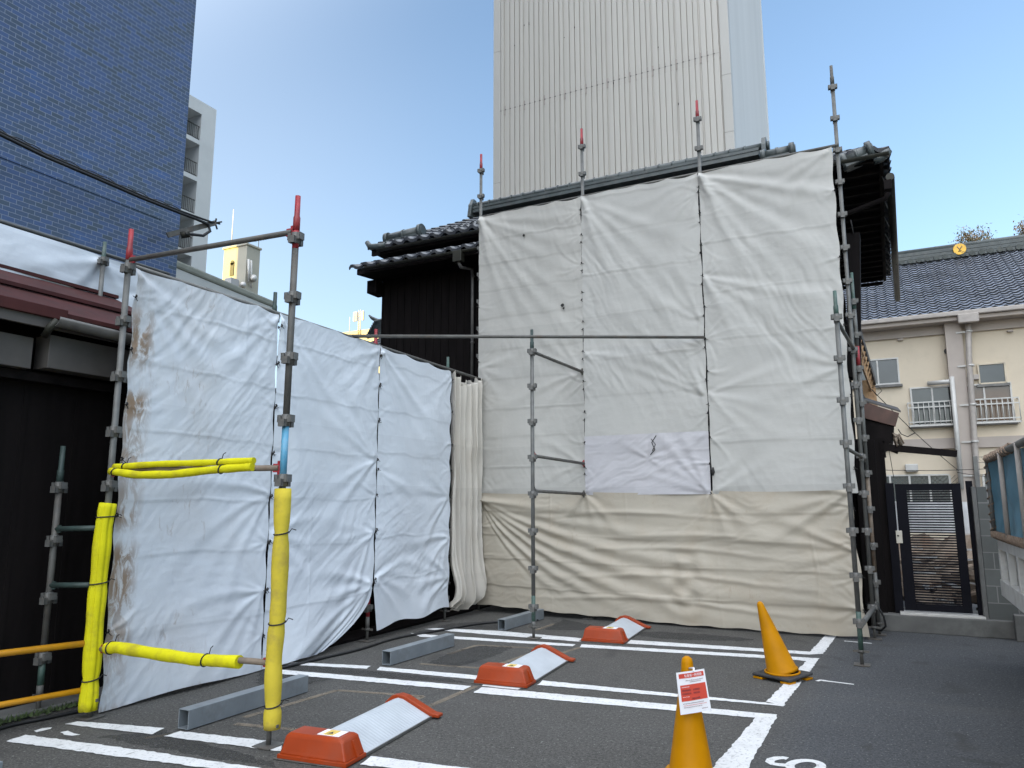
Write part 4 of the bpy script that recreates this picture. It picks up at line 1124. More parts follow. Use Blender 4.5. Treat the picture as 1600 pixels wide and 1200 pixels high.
# upturned corner tiles
for (u0,v0,u1,v1,u2,v2,u3,v3,b) in ((1366,253,1376,249,1386,241,1391,236,.8), (604,382,590,385,579,385,574,378,.8)):
    m = MB(); m.tube([PB(u0,v0,b), PB(u1,v1,b), PB(u2,v2,b), PB(u3,v3,b)], [.06,.065,.06,.045], 12); m.build('corner_tile', 'ridge', house)
# shutter box, lower side eaves and the broken porch on the right
m = MB(); m.prism([PB(1322,366,1.0), PB(1344,364,1.0), PB(1345,590,1.0), PB(1325,590,1.0)], (0,.35,0)); m.build('shutter_box', 'greydark', house) if 'greydark' in mt else m.build('shutter_box', 'darkwood', house)
a0, a1 = PB(1346,538,1.05), PB(1366,595,3.4)
b0, b1 = PB(1324,500,.9), PB(1347,560,1.0)
m = MB(); m.bar(PB(1338,500,1.0), PB(1367,598,3.4), .03, .12); m.build('side_eave_board', 'greyboard', house)
l0, l1 = PB(1337,545,1.0), PB(1361,612,3.3)
m = MB(); m.bar(l0, l1, .025, .035); m.bar(l0+Vector((.03,0,.14)), l1+Vector((.03,0,.16)), .025, .03)
for k in range(9):
    f = k/8.5; c = l0.lerp(l1, f); m.bar(c, c+Vector((.05,.02,.20)), .02, .035, (1,0,0))
m.build('rafter_laths', 'lath', house)
m = MB(); c = PB(1356,605,3.2); 
for k in range(5): m.bar(c+Vector((.03*k-.06,.05*k,.1)), c+Vector((.03*k-.03,.05*k,-.75)), .03, .09)
m.build('bare_boards', 'lath', house)
m = MB(); m.prism([PB(1335,600,1.3), PB(1345,612,1.3), PB(1364,640,3.0), PB(1350,645,2.0), PB(1338,640,1.3)], (0,.05,0)); m.build('torn_panel', 'greyboard', house)
porch = [PB(1343,627,.95), PB(1405,647,1.0), PB(1399,668,1.0), PB(1343,653,.95)]
m = MB(); m.prism(porch, (0,.05,0)); m.build('porch_fascia', 'brownwood', house, bevel=.004)
m = MB(); m.prism([porch[0]+Vector((0,0,.03)), porch[1]+Vector((.02,0,.03)), porch[1]+Vector((.02,0,.005)), porch[0]+Vector((0,0,.005))], (0,2.2,.3)); m.build('porch_roof', 'greyboard', house)
m = MB(); m.prism([PB(1343,650,1.0), PB(1397,667,1.02), PB(1395,690,1.02), PB(1380,702,1.02), PB(1343,702,1.0)], (0,1.2,0)); m.build('porch_ceiling', 'soffit', house)
m = MB(); rg = random.Random(4)
for k in range(26):
    c = PB(1394+rg.uniform(0,12), 684+rg.uniform(-6,2), .98+rg.uniform(0,.2)); e = c + Vector((rg.uniform(-.01,.05), rg.uniform(-.05,.02), -rg.uniform(.05,.14)))
    m.tube([c, e], rg.uniform(.006,.014), 6)
m.build('frayed_battens', 'lath_dark', house) if 'lath_dark' in mt else m.build('frayed_battens', 'brown_pole', house)
m = MB(); m.bar(PB(1376,700,1.05), PB(1495,711,1.05), .09, .085); m.build('projecting_beam', 'brownwood_dark', house) if 'brownwood_dark' in mt else m.build('projecting_beam', 'soffit', house)
m = MB(); m.bar(PB(1378,699,1.15), PB(1403,709,1.15), .05, .04); m.build('knee_brace', 'soffit', house)

# ------------------------------------------------------------------ gate, step and block wall
yg = .90
gate = thing('garden_gate', 'black metal louvred gate with silver lock plate between house and block wall', 'gate', (6.1,yg,.24))
GL, GR, GZ0, GZ1 = 5.76, 6.50, .25, 1.845
m = MB()
m.box((GL,yg-.02,GZ0), (GL+.13,yg+.02,GZ1)); m.box((GR-.10,yg-.02,GZ0), (GR,yg+.02,GZ1)); m.box((GL+.13,yg-.018,GZ1-.085), (GR-.10,yg+.018,GZ1)); m.box((GL+.13,yg-.018,GZ0), (GR-.10,yg+.018,GZ0+.085))
m.build('gate_frame', 'gateblack', gate, bevel=.003)
m = MB(); n_ = 44
for k in range(n_):
    z = GZ0+.10 + (GZ1-GZ0-.20)*k/(n_-1); m.box((GL+.13,yg-.012,z-.0095), (GR-.10,yg+.012,z+.0075))
m.build('louvre_panel', 'gateblack', gate)
m = MB(); q = PB(1404,840,yg-.03); m.box((q.x-.035,yg-.035,q.z-.085), (q.x+.04,yg-.021,q.z+.075)); hp = m.build('lock_plate', 'steel_plate', gate, bevel=.004)
m = MB(); m.tube([(q.x-.01,yg-.036,q.z+.01),(q.x-.01,yg-.046,q.z+.01)], .012, 10); m.build('keyhole', 'black', hp)
for x in (GR+.03,):
    m = MB(); m.box((x+.03,yg-.03,.20), (x+.10,yg+.05,1.875)); m.build('gate_post', 'gateblack', gate, bevel=.003)
m = MB(); m.box((5.645,yg-.02,.20), (5.745,yg+.04,1.86)); m.build('gate_post', 'gateblack', gate, bevel=.003)
st = thing('doorstep', 'low concrete step with block front under the black gate', 'step', (6.2,.8,0))
m = MB(); m.box((5.42,.70,.0), (6.95,1.6,.205)); m.build('step_block', 'conc', st, bevel=.01)
m = MB(); m.box((5.70,.72,.206), (6.62,1.0,.235)); m.build('threshold', 'alum', st, bevel=.004)
wl = thing('block_wall', 'grey concrete block wall between the gate and the truck', 'wall', (7.2,.95,0))
m = MB(); m.box((6.66,.78,.0), (9.5,.93,1.80)); m.build('block_face', 'block', wl)
m = MB(); m.box((6.605,.775,.18), (6.655,.95,1.80)); m.build('end_plaster', 'conc', wl, bevel=.004)
m = MB(); m.box((6.957,.71,.0), (9.5,.775,.20)); m.build('footing', 'conc', wl, bevel=.008)
m = MB(); m.box((6.89,.55,.0), (7.3,.69,.30)); m.build('footing_block', 'conc', wl, bevel=.01)
# mesh fence on the block wall
ft = thing('mesh_fence', 'wire mesh fence with grey post on top of the block wall', 'fence', (6.7,.86,1.8))
for x in (6.66, 8.6):
    m = MB(); m.box((x,.83,1.80), (x+.05,.88,2.18)); m.build('post', 'galv', ft, bevel=.003)
m = MB()
for z in (1.95,2.10,2.17): m.tube([(6.70,.855,z),(9.5,.855,z)], .003, 5)
k = 0
x = 6.7
while x < 9.3:
    m.tube([(x,.855,1.81),(x+.36,.855,2.17)], .0012, 4, False); m.tube([(x+.36,.853,1.81),(x,.853,2.17)], .0012, 4, False); x += .05
m.build('wire_mesh', 'galv', ft)

# things stored behind the gate
t = thing('white_panel', 'bright white sheet panel seen through the gate louvres', 'panel', (6.1,3.2,.9))
pA, pB = PB(1398,786,3.0), PB(1535,833,3.0)
m = MB(); m.box((pA.x-.4,3.0,pB.z-.03), (pB.x+.6,3.03,pA.z)); 
for k in range(24): m.box((pA.x-.4+k*.1,2.99,pB.z-.03), (pA.x-.36+k*.1,3.0,pA.z))
m.build('panel_sheet', 'panelwhite' if 'panelwhite' in mt else 'scrapwhite', t)
rg = random.Random(11); m = MB()
for k in range(70):
    c = Vector((rg.uniform(5.6,7.6), rg.uniform(1.9,2.9), .2+rg.uniform(0,.85)*rg.random())); a = rg.uniform(-.6,.6); L = rg.uniform(.2,.9)
    m.bar(c-Vector((math.cos(a)*L/2,rg.uniform(-.3,.3),math.sin(a)*L/3)), c+Vector((math.cos(a)*L/2,0,math.sin(a)*L/3)), rg.uniform(.03,.09), rg.uniform(.02,.06))
P_ = np.array([[[5.4+2.4*i/20, 2.0+1.0*j/6, max(.1, .25+.85*(j/6)+.18*float(fbm(np.array(i*.5),np.array(j*.6),66,2)))] for j in range(7)] for i in range(21)])
m.grid(P_, False)
o = m.build('scrap_timber', 'brown_pole', None); o['kind'] = 'stuff'; tag(o, 'brown heap of scrap timber seen low through the gate louvres', 'scrap heap')
m = MB()
for k in range(26):
    c = Vector((rg.uniform(5.7,7.2), 1.75+rg.uniform(0,.3), .24+rg.uniform(0,.75))); a = rg.uniform(-.7,.5); L = rg.uniform(.06,.5)
    m.bar(c, c+Vector((math.cos(a)*L, .02, math.sin(a)*L*.5)), .02, .022)
o = m.build('white_offcuts', 'scrapwhite', None); o['kind'] = 'stuff'; tag(o, 'pale offcuts lying on the scrap heap behind gate', 'scrap heap')

# ------------------------------------------------------------------ building at the right
bb = thing('cream_building', 'cream two-storey building with grey tiled roof and railed windows at right', 'building', (12,17,0))
YF = 17.0; ZT = 7.45
m = MB(); m.box((2.5,YF,0), (24,YF+9,ZT)); m.build('wall', 'cream', bb)
zb0 = PB(1407,560,YF).z - .1
z1 = PB(1380,533,YF).z
m = MB(); m.box((2.5,YF-.10,z1), (24,YF-.003,ZT+.02)); m.build('cornice_band', 'taupe', bb)
zl1 = PB(1440,688,YF).z; zl0 = PB(1440,704,YF).z
m = MB(); m.box((2.5,YF-.09,zl0), (24,YF-.003,zl1)); m.build('floor_band', 'taupe', bb)
xp0, xp1 = PB(1484,600,YF-.35).x, PB(1511,600,YF-.35).x
for dx in (0, 6.2, -6.0):
    m = MB(); m.box((xp0+dx,YF-.35,0), (xp1+dx,YF-.102,ZT)); m.build('pilaster', 'taupe', bb, bevel=.01)
def win(u0, v0, u1, v1, fr, gl, panes=2, rail=False, cut=None, mid=None):
    a = PB(u0, v0, YF); c = PB(u1, v1, YF)
    x0, x1, z1_, z0_ = a.x, c.x, a.z, c.z
    f = .05
    m = MB(); y0, y1 = YF-.07, YF-.002
    m.box((x0,y0,z0_), (x0+f,y1,z1_)); m.box((x1-f,y0,z0_), (x1,y1,z1_)); m.box((x0+f,y0,z1_-f), (x1-f,y1,z1_)); m.box((x0+f,y0-.03,z0_), (x1-f,y1,z0_+f))
    for k in range(1, panes):
        xm = x0+(x1-x0)*(k/panes if mid is None else mid); m.box((xm-f*.5,y0+.012,z0_+f), (xm+f*.5,y1,z1_-f))
    w = m.build('window', fr, bb, bevel=.004)
    m = MB(); m.add([(x0+f,YF-.02,z0_+f),(x1-f,YF-.02,z0_+f),(x1-f,YF-.02,z1_-f),(x0+f,YF-.02,z1_-f)], [(0,1,2,3)]); m.build('pane', gl, w)
    m = MB(); m.box((x0-.06,YF-.12,z0_-.08), (x1+.06,YF-.003,z0_-.003)); m.build('sill', 'greygutter', w)
    if rail:
        zr0, zr1 = z0_-.02, z0_+(z1_-z0_)*.58; yr = YF-.28
        m = MB(); xa, xb = x0-.10, x1+.12
        for z in (zr1, zr1-.16, zr0+.12): m.bar((xa,yr,z), (xb,yr,z), .03, .035)
        m.bar((xa,yr,zr0), (xb,yr,zr0), .04, .05)
        n = int((xb-xa)/.135)
        for k in range(n+1):
            x = xa+(xb-xa)*k/n; m.tube([(x,yr,zr0),(x,yr,zr1)], .013, 6)
        for x in (xa, xb):
            for z in (zr0, zr1): m.bar((x,yr,z), (x,YF-.01,z), .03, .03)
        m.build('window_railing', 'alum', bb)
    return w
win(1330,566,1407,602,'alum','glass',2,mid=.55)
win(1421,608,1496,665,'alum','glass',2,True)
win(1500,604,1586,661,'alum','glass_warm',2,True,mid=.46)
win(1526,571,1574,601,'oldalum','glass',1)
win(1640,604,1720,661,'alum','glass',2,True)
def bband(u0, u1, v0, v1, n):
    a = PB(u0, v0, YF); c = PB(u1, v1, YF); x0, x1 = a.x, c.x; z1_, z0_ = a.z, min(c.z, a.z-.9)
    m = MB()
    m.box((x0,YF-.07,z1_-.05), (x1,YF-.002,z1_)); m.box((x0,YF-.07,z0_), (x1,YF-.002,z0_+.05))
    for k in range(n+1):
        x = x0+(x1-x0)*k/n; m.box((x-.03,YF-.068,z0_+.05), (x+.03,YF-.002,z1_-.05))
    w = m.build('window', 'alum', bb)
    m = MB(); m.add([(x0,YF-.02,z0_),(x1,YF-.02,z0_),(x1,YF-.02,z1_),(x0,YF-.02,z1_)], [(0,1,2,3)]); m.build('pane', 'wireglass', w)
    m = MB(); x = x0
    while x < x1-.3:
        m.tube([(x,YF-.05,z0_+.05),(x+.85,YF-.05,z1_-.05)], .006, 4, False); m.tube([(x+.85,YF-.052,z0_+.05),(x,YF-.052,z1_-.05)], .006, 4, False); x += .14
    m.build('wire_guard', 'galv_dark', w)
bband(1360,1484,744,757,4); bband(1535,1640,743,757,3)
# small fittings on the facade
for (u, v, w, h, mm) in ((1407,533,.16,.06,'taupe'), (1578,520,.16,.06,'taupe'), (1521,592,.28,.16,'pipe')):
    q = PB(u, v, YF); m = MB(); m.box((q.x-w/2,YF-.14,q.z-h/2), (q.x+w/2,YF-.003,q.z+h/2)); m.build('wall_vent', mm, bb, bevel=.01)
q = PB(1424,733,YF); m = MB(); m.box((q.x-.18,YF-.2,q.z-.12), (q.x+.18,YF-.003,q.z+.12)); m.build('vent_hood', 'alum', bb, bevel=.02)
q = PB(1480,551,YF); m = MB(); m.tube([(q.x,YF-.08,q.z),(q.x,YF-.003,q.z)], .09, 14); m.build('round_vent', 'black', bb)
pt = lambda u, v: PB(u, v, YF-.42)
m = MB(); m.tube([pt(1513,498), pt(1514,560), pt(1526,745), pt(1527,790)], .085, 14); m.build('drainpipe', 'pipe', bb)
for v in (520,573,634,692,745):
    u = 1513+(v-500)*.052; m = MB(); q = pt(u, v); m.tube([q-Vector((0,0,.03)), q+Vector((0,0,.03))], .10, 14); m.bar(q, q+Vector((-.35,.06,0)), .03, .05); m.build('pipe_bracket', 'alum', bb)
m = MB(); q0 = PB(1450,601,YF-.12); q1 = PB(1488,600,YF-.45)
m.tube([q0, (q1.x-.05,YF-.42,q0.z-.02)], .07, 12); m.tube([(q1.x,YF-.45,q0.z+.12), PB(1502,766,YF-.45)], .07, 12); m.build('conduit', 'alum', bb)
m = MB(); m.box((2.0,YF-.62,ZT-.16), (24.5,YF-.02,ZT+.02)); m.build('eave_soffit', 'taupe', bb)
ge = PB(1359,505,YF-.68).z
m = MB(); m.box((2.0,YF-.74,ge-.075), (24.5,YF-.63,ge+.075)); m.build('gutter', 'pipe', bb, bevel=.03)
q = PB(1513,498,YF-.72); m = MB(); m.box((q.x-.28,YF-.80,q.z-.16), (q.x+.28,YF-.60,q.z+.12)); m.build('rain_hopper', 'pipe', bb, bevel=.02)
YR = YF+4.4
zr0 = (PB(1410,411,YR).z + PB(1600,396,YR).z)/2
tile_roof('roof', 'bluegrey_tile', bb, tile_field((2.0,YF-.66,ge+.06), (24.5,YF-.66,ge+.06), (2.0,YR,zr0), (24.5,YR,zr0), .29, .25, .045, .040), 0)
zr1 = (PB(1407,397,YR).z + PB(1600,375,YR).z)/2
m = MB(); hs = (zr1-zr0)
for k in range(6):
    hw = .24-.012*k-(.02 if k % 2 else 0); m.box((2.0,YR-hw,zr0-.05+hs*k/6), (24.5,YR+hw,zr0-.05+hs*(k+1)/6-.012))
m.tube([(2.0,YR,zr1-.02),(24.5,YR,zr1-.02)], .13, 12)
x = 2.1
while x < 24.4:
    m.tube([(x,YR-.30,zr0+.02),(x,YR-.1,zr0+.05)], .10, 8); x += .29
m.build('ridge', 'ridge', bb)
q = PB(1500,391,YR-.3)
m = MB(); m.tube([(q.x,YR-.24,q.z),(q.x,YR-.31,q.z)], [.22,.21], 28); em = m.build('ridge_emblem', 'brass', bb)
m = MB(); y = YR-.315
for pts in ([(-.10,.13),(-.03,.02),(0,-.02),(0,-.13)], [(.11,.12),(.04,.03),(0,-.02)], [(-.07,-.10),(.07,-.10)]):
    m.tube([(q.x+a*.8, y, q.z+b*.8) for a, b in pts], .016, 6)
m.build('emblem_mark', 'brown_pole', em)

# wires in front of it
def wire(label, pts, r=.008, name='overhead_wire', mat='cord', cat='wire', group='thin wires at right', sag=.0):
    m = MB(); P0 = [Vector(p) for p in pts]
    if len(P0) == 2 and sag:
        P0 = [P0[0].lerp(P0[1], k/14) - Vector((0,0,sag*4*(k/14)*(1-k/14))) for k in range(15)]
    m.tube(P0, r, 6); o = m.build(name, mat, None)
    o.data.transform(Matrix.Translation(-P0[0])); o.location = P0[0]
    return tag(o, label, cat, group)
wire('thin wire dropping from the porch across the railed window to the drainpipe', [PB(1362,610,2.0), PB(1497,737,6.0)], .006, sag=.05)
wire('slack wire running level above the gate', [PB(1378,736,4.0), PB(1640,728,4.0)], .006, sag=.04)
wire('second slack wire hanging low over the gate', [PB(1495,740,5.0), PB(1640,748,5.0)], .006, sag=.05)
wire('short curled wires sprouting from the porch end', [PB(1403,672,1.0), PB(1408,680,1.0), PB(1418,684,1.0), PB(1430,678,1.0)], .006)
wire('looped pale wires below the side eave', [PB(1362,607,3.0), PB(1372,605,3.0), PB(1378,612,3.0), PB(1370,620,3.0), PB(1364,612,3.0)], .006)
wire('thin wire hanging from porch eave past wall vent', [PB(1389,706,1.3), PB(1396,748,1.3)], .004)

# ------------------------------------------------------------------ trees behind the roof
def tree(base_p, trunk_h, crown_c, crown_r, n, label, seed, mats=('leaf_g','leaf_o')):
    rg = random.Random(seed); bp = Vector(base_p)
    t = thing('tree', label, 'tree', bp, 'autumn trees behind the tiled roof')
    cc = Vector(crown_c); m = MB()
    m.tube([bp, bp.lerp(cc, .6)+Vector((.1,0,0)), cc], [.22,.14,.05], 8)
    tips = []
    for k in range(34):
        a = rg.uniform(0, 2*math.pi); e = rg.uniform(-.3,1.2); L = crown_r*rg.uniform(.5,1.15)
        s0 = bp.lerp(cc, rg.uniform(.72,1.0)); e0 = cc + Vector((math.cos(a)*math.cos(e)*L, math.sin(a)*math.cos(e)*L, math.sin(e)*L*.9))
        mid = s0.lerp(e0,.5)+Vector((rg.uniform(-.2,.2),rg.uniform(-.2,.2),rg.uniform(0,.3)))
        m.tube([s0, mid, e0], [.04,.025,.008], 5); tips += [e0, mid, s0.lerp(e0,.75)]
    m.build('trunk', 'bark', t)
    for mm, nn in zip(mats, (n*2, int(n*1.2))):
        m = MB()
        for k in range(nn):
            c = rg.choice(tips) + Vector((rg.gauss(0,.17),rg.gauss(0,.17),rg.gauss(0,.14)))
            s = rg.uniform(.045,.085); x = Vector((rg.gauss(0,1),rg.gauss(0,1),rg.gauss(0,1))).normalized(); y = x.orthogonal().normalized()
            m.add([c-x*s, c+y*s*.5, c+x*s, c-y*s*.5], [(0,1,2,3)])
        m.build('crown', mm, t, recalc=False)
q = PB(1518,372,30); tree((q.x,30,0), 8, q+Vector((0,0,-.55)), .95, 900, 'sparse autumn tree above the roof emblem', 21)
q = PB(1462,384,30); tree((q.x,30,0), 8, q+Vector((0,0,-.8)), .6, 160, 'nearly bare small tree left of the roof emblem', 22)
q = PB(1620,358,28); tree((q.x,28,0), 9, q+Vector((.1,0,-.5)), 1.1, 1800, 'fuller brown-green tree at the right edge of the photo', 23, ('leaf_o','leaf_g'))

# ------------------------------------------------------------------ truck at the right edge
tr = thing('truck', 'flatbed truck with roped blue side sheet entering at right edge', 'truck', (7.6,-4,0))
ax = 6.65; yr_, yf_ = -.95, -6.2
m = MB(); m.box((ax+.05,yf_,1.12), (8.75,yr_,1.22)); m.build('bed_floor', 'white_steel', tr)
m = MB()
m.bar((ax+.03,yr_,.75), (ax+.03,yf_,.75), .09, .16); m.bar((ax+.02,yr_,1.19), (ax+.02,yf_,1.19), .05, .12)
y = yr_-.04
k = 0
while y > yf_:
    m.box((ax-.01,y-.07,.83), (ax+.05,y,1.14)); y -= .62
m.box((ax+.06,yf_,.83), (ax+.08,yr_-.02,1.14)); m.bar((ax,yr_,.74), (8.75,yr_,.74), .08, .14); m.box((ax,yr_-.05,.82), (ax+.07,yr_,1.30)); m.build('bed_side', 'white_steel', tr, bevel=.005)
# blue sheet with slight slack between the stakes
ys = np.linspace(yr_+.02, yf_, 120); zs = np.linspace(1.30, 2.02, 24)
P = np.zeros((120,24,3))
for i, y in enumerate(ys):
    for j, z in enumerate(zs):
        P[i,j] = (ax-.005+.055*math.sin((yr_-y)/.62*math.pi)**2*math.sin((z-1.3)/.72*math.pi)+.035*float(fbm(np.array(y*3.),np.array(z*4.),88,3)), y, z)
m = MB(); m.grid(P)
P2 = np.array([[[x, yr_+.02, z] for z in (1.30,2.02)] for x in (ax,8.7)]); m.grid(P2)
P3 = np.array([[[x, y, 2.02+.05*math.sin((x-ax)/2.05*math.pi)] for y in (yr_+.02,yf_)] for x in np.linspace(ax,8.7,9)]); m.grid(P3)
m.build('side_sheet', 'bluesheet', tr, recalc=False)
for k, y in enumerate((yr_-1.15, yr_-2.2, yr_-3.3, yr_-4.4)):
    m = MB(); m.tube([(ax-.035,y,1.28),(ax-.035,y-.02,2.06)], .021, 10); m.build('stake', 'pipe', tr)
m = MB(); m.tube([(ax-.02,yr_+.02,2.04),(ax-.02,yf_,2.06)], .03, 10); m.tube([(ax-.02,yr_+.02,1.28),(ax-.02,yr_+.02,2.04)], .02, 10); m.build('top_rail', 'galv', tr)
m = MB(); pts = []
for k in range(260):
    y = yr_+.03-k*.018; a = k*1.25; pts.append((ax-.03+.022*math.cos(a), y, 1.275+.035*math.sin(a)))
m.tube(pts, .011, 6); m.tube([(ax-.03,yr_+.03,1.265),(ax-.03,yf_+.4,1.265)], .018, 8)
pts = [(ax-.02+.03*math.cos(k*1.4), yr_+.03+.03*math.sin(k*1.4), 1.28+k*.018) for k in range(42)]; m.tube(pts, .008, 6)
pts = [(ax-.02+.04*math.cos(k*1.1), yr_-k*.03, 2.05+.04*math.sin(k*1.1)) for k in range(60)]; m.tube(pts, .009, 6)
m.build('lashing_rope', 'rope', tr)
m = MB(); m.box((6.73,-2.35,.14), (7.35,-2.33,.60)); m.build('mud_flap', 'rubber', tr)
m = MB(); m.bar((6.70,-2.30,.62), (7.4,-2.30,.62), .05, .10); m.bar((6.715,-2.34,.10), (6.715,-2.34,.60), .012, .012); m.build('mud_guard', 'white_steel', tr, bevel=.006)
for y in (-3.0,-7.0):
    for x0 in (6.95, 8.25):
        m = MB(); m.tube([(x0,y,.42),(x0+.03,y,.42),(x0+.27,y,.42),(x0+.30,y,.42)], [.34,.42,.42,.34], 32); w = m.build('wheel', 'rubber', tr)
        m = MB(); m.tube([(x0-.012,y,.42),(x0-.002,y,.42)], [.2,.24], 24); m.build('rim', 'white_steel', w)
m = MB(); m.box((7.25,yf_-1.9,.62), (8.2,yr_-.4,.74)); m.build('chassis', 'black', tr)
m = MB(); m.prism([(6.72,-6.35,.55),(6.72,-8.1,.55),(6.72,-8.1,1.25),(6.72,-7.85,2.2),(6.72,-6.35,2.2)], (1.95,0,0)); m.build('cab', 'white_steel', tr, bevel=.05)
m = MB(); m.prism([(6.712,-6.6,1.4),(6.712,-7.7,1.4),(6.712,-7.6,2.05),(6.712,-6.6,2.05)], (.004,0,0)); m.build('cab_window', 'glass', tr)

# ------------------------------------------------------------------ tall clad tower behind the house
tw = thing('clad_tower', 'tall windowless tower in beige ribbed cladding behind the house', 'building', (-2.7,14,0))
YT = 14.0; TX0, TX1 = PB(773,100,YT).x, PB(1143,100,YT).x; TH = 34.0
tl, trr = PB(784,100,YT).x, PB(1128,100,YT).x
def ribbed(x0, x1, z0, z1, n, y, depth=.06, gw=.06):
    m = MB(); pr = []
    p = (x1-x0)/n
    for k in range(n):
        a = x0+k*p; g_ = gw*(1.5 if k % 4 == 0 else .8); pr += [(a, y), (a+p-g_, y), (a+p-g_*.75, y+depth), (a+p-g_*.25, y+depth)]
    pr.append((x1, y))
    P = np.array([[[x, yy, z] for z in (z0, z1)] for x, yy in pr]); m.grid(P, False); return m
zs_ = PB(955,128,YT).z
nr_ = 40
ribbed(tl, trr, 0, zs_-.006, nr_, YT).build('front_cladding', 'clad', tw, recalc=False)
ribbed(tl, trr, zs_+.006, TH, nr_, YT).build('front_cladding', 'clad', tw, recalc=False)
m = MB(); m.box((tl,YT+.035,zs_-.2), (trr,YT+.05,zs_+.2)); m.build('seam_backing', 'pipe', tw)
p_ = (trr-tl)/nr_
m = MB()
for k in range(nr_): m.box((tl+k*p_-.03,YT-.012,zs_-.02), (tl+k*p_+.02,YT-.004,zs_+.02))
m.build('seam_fixing', 'greygutter', tw)
for x0, x1 in ((TX0,tl-.012), (trr+.012,TX1)):
    zz = [0, 6, zs_-3, zs_+2.6 if x0 == TX0 else zs_-.9, zs_+7, TH]
    for z0_, z1_ in zip(zz[:-1], zz[1:]):
        m = MB(); m.box((x0,YT-.02,z0_+.006), (x1,YT+.3,z1_-.006)); m.build('corner_trim', 'beige_trim', tw)
yb = PA(1195,100,TX1).y
m = MB(); n = 90; pr = []
for k in range(n*4+1):
    y = YT+.3+(yb-YT-.3)*k/(n*4); pr.append((TX1-.03+.02*math.sin(k/4*2*math.pi), y))
P = np.array([[[x, y, z] for z in (0, TH)] for x, y in pr]); m.grid(P, True); o = m.build('side_cladding', 'clad_side', tw, recalc=False)
if o.data.polygons[0].normal.x < 0: o.data.flip_normals()
m = MB(); m.box((TX1-.06,yb,0), (TX1+.03,yb+.12,TH)); m.build('corner_trim', 'clad_side', tw)
m = MB(); m.box((TX0+.02,YT+.31,0), (TX1-.08,yb-.01,TH-.02)); m.build('core', 'clad', tw)
rg = random.Random(9); m = MB()
for k in range(14):
    x = tl+p_*rg.randint(1,nr_-1); z = rg.uniform(8,24); m.box((x-.035,YT-.008,z), (x-.01,YT-.001,z+rg.uniform(.03,.14)))
m.build('rivet', 'gutter', tw)

# ------------------------------------------------------------------ blue tiled building at the left
bl = thing('blue_building', 'tall building clad in glazed blue tiles at left', 'building', (-7,-.23,0))
BX, BY, BH = -7.0, -.24, 46.0
m = MB(); m.box((-90,-40,0), (BX,BY,BH)); m.build('tiled_wall', 'bluetile', bl)
s0, s1 = PA(-20,234,BX), PA(252,341,BX)
m = MB(); m.box((BX+.001,-39.5,s1.z-.01), (BX+.015,s1.y,s1.z+.03)); m.build('drip_edge', 'bluetile', bl)
# service cable bundle and bracket
cb = thing('service_cable', 'black twisted service cable sagging past the blue tiled wall', 'cable', PA(285,330,-6.3))
cpts = [PA(-60,178,-6.3), PA(0,203,-6.3), PA(75,240,-6.3), PA(150,272,-6.3), PA(220,303,-6.3), PA(285,329,-6.3), PA(318,341,-6.3), PA(338,348,-6.3)]
m = MB(); m.tube(cpts, .022, 8); m.tube([p+Vector((0,0,-.045)) for p in cpts[:-2]] + [PA(305,340,-6.3), PA(326,349,-6.3), PA(329,360,-6.3), PA(318,367,-6.3), PA(302,365,-6.3), PA(290,364,-6.3)], .03, 8)
for off, ph in ((.05,0),(.04,2.2)):
    pp = []
    for k in range(60):
        f = k/59*5; i = min(int(f),4); p = cpts[i].lerp(cpts[i+1], f-i); pp.append(p+Vector((0,0,off*.6*math.sin(k*.7+ph)+.02)))
    m.tube(pp, .008, 5)
m.build('cable_bundle', 'black', cb)
br_ = thing('cable_bracket', 'grey steel arm holding the cable off the blue building', 'bracket', PA(283,360,-6.4))
m = MB(); m.bar(PA(262,366,-6.6), PA(337,347,-6.3), .05, .10); m.build('arm', 'galv_dark', br_)
m = MB(); q = PA(337,347,-6.3)
for (dx, dy, dz) in ((0,.02,.10),(0,.12,.02),(0,.06,-.12),(0,.16,.08)): m.tube([q, q+Vector((dx,dy,dz))], .018, 6)
m.build('clamp', 'gutter', br_)
m = MB(); m.tube([PA(283,366,-6.4), PA(297,364,-6.3)], .07, 10); m.build('insulator', 'gutter', br_)

# ------------------------------------------------------------------ apartment block with balconies
ap = thing('apartment_block', 'pale apartment block with recessed railed balconies beside the blue building', 'building', PA(300,400,-38))
AX = -38.0
pe0, pe1 = PA(318,158,AX).y, PA(340,166,AX).y
ztop = PA(318,158,AX).z; yl = pe0-9
fl = [PA(305,v,AX).z for v in (215,273,333,395)]
sp = (fl[0]-fl[-1])/3; z = fl[0]
m = MB()
m.box((AX-9,pe0,0), (AX,pe1,ztop)); m.box((AX-1.6,yl,ztop-1.0), (AX,pe0-.002,ztop)); m.build('end_pier', 'whitewall', ap)
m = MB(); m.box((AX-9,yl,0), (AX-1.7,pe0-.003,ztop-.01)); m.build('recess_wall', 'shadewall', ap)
zf = fl[0]
for k in range(11):
    z0 = fl[0]-k*sp
    if z0 < 0: break
    m = MB(); m.box((AX-1.69,yl,z0-.28), (AX-.005,pe0-.004,z0+.05)); m.build('balcony_slab', 'whitewall', ap)
    m = MB(); yy = yl
    m.bar((AX-.12,yl,z0+1.15), (AX-.12,pe0-.01,z0+1.15), .05, .05); m.bar((AX-.12,yl,z0+.18), (AX-.12,pe0-.01,z0+.18), .04, .04)
    n = 60
    for j in range(n): 
        y = yl+(pe0-yl)*j/n; m.box((AX-.13,y,z0+.18), (AX-.11,y+.03,z0+1.13))
    m.build('balcony_railing', 'gutter', ap)
q = fl[3]-sp
m = MB(); m.box((AX-1.3,pe0-1.6,q+.05), (AX-.9,pe0-.7,q+1.2)); m.build('stored_panel', 'lath', ap)
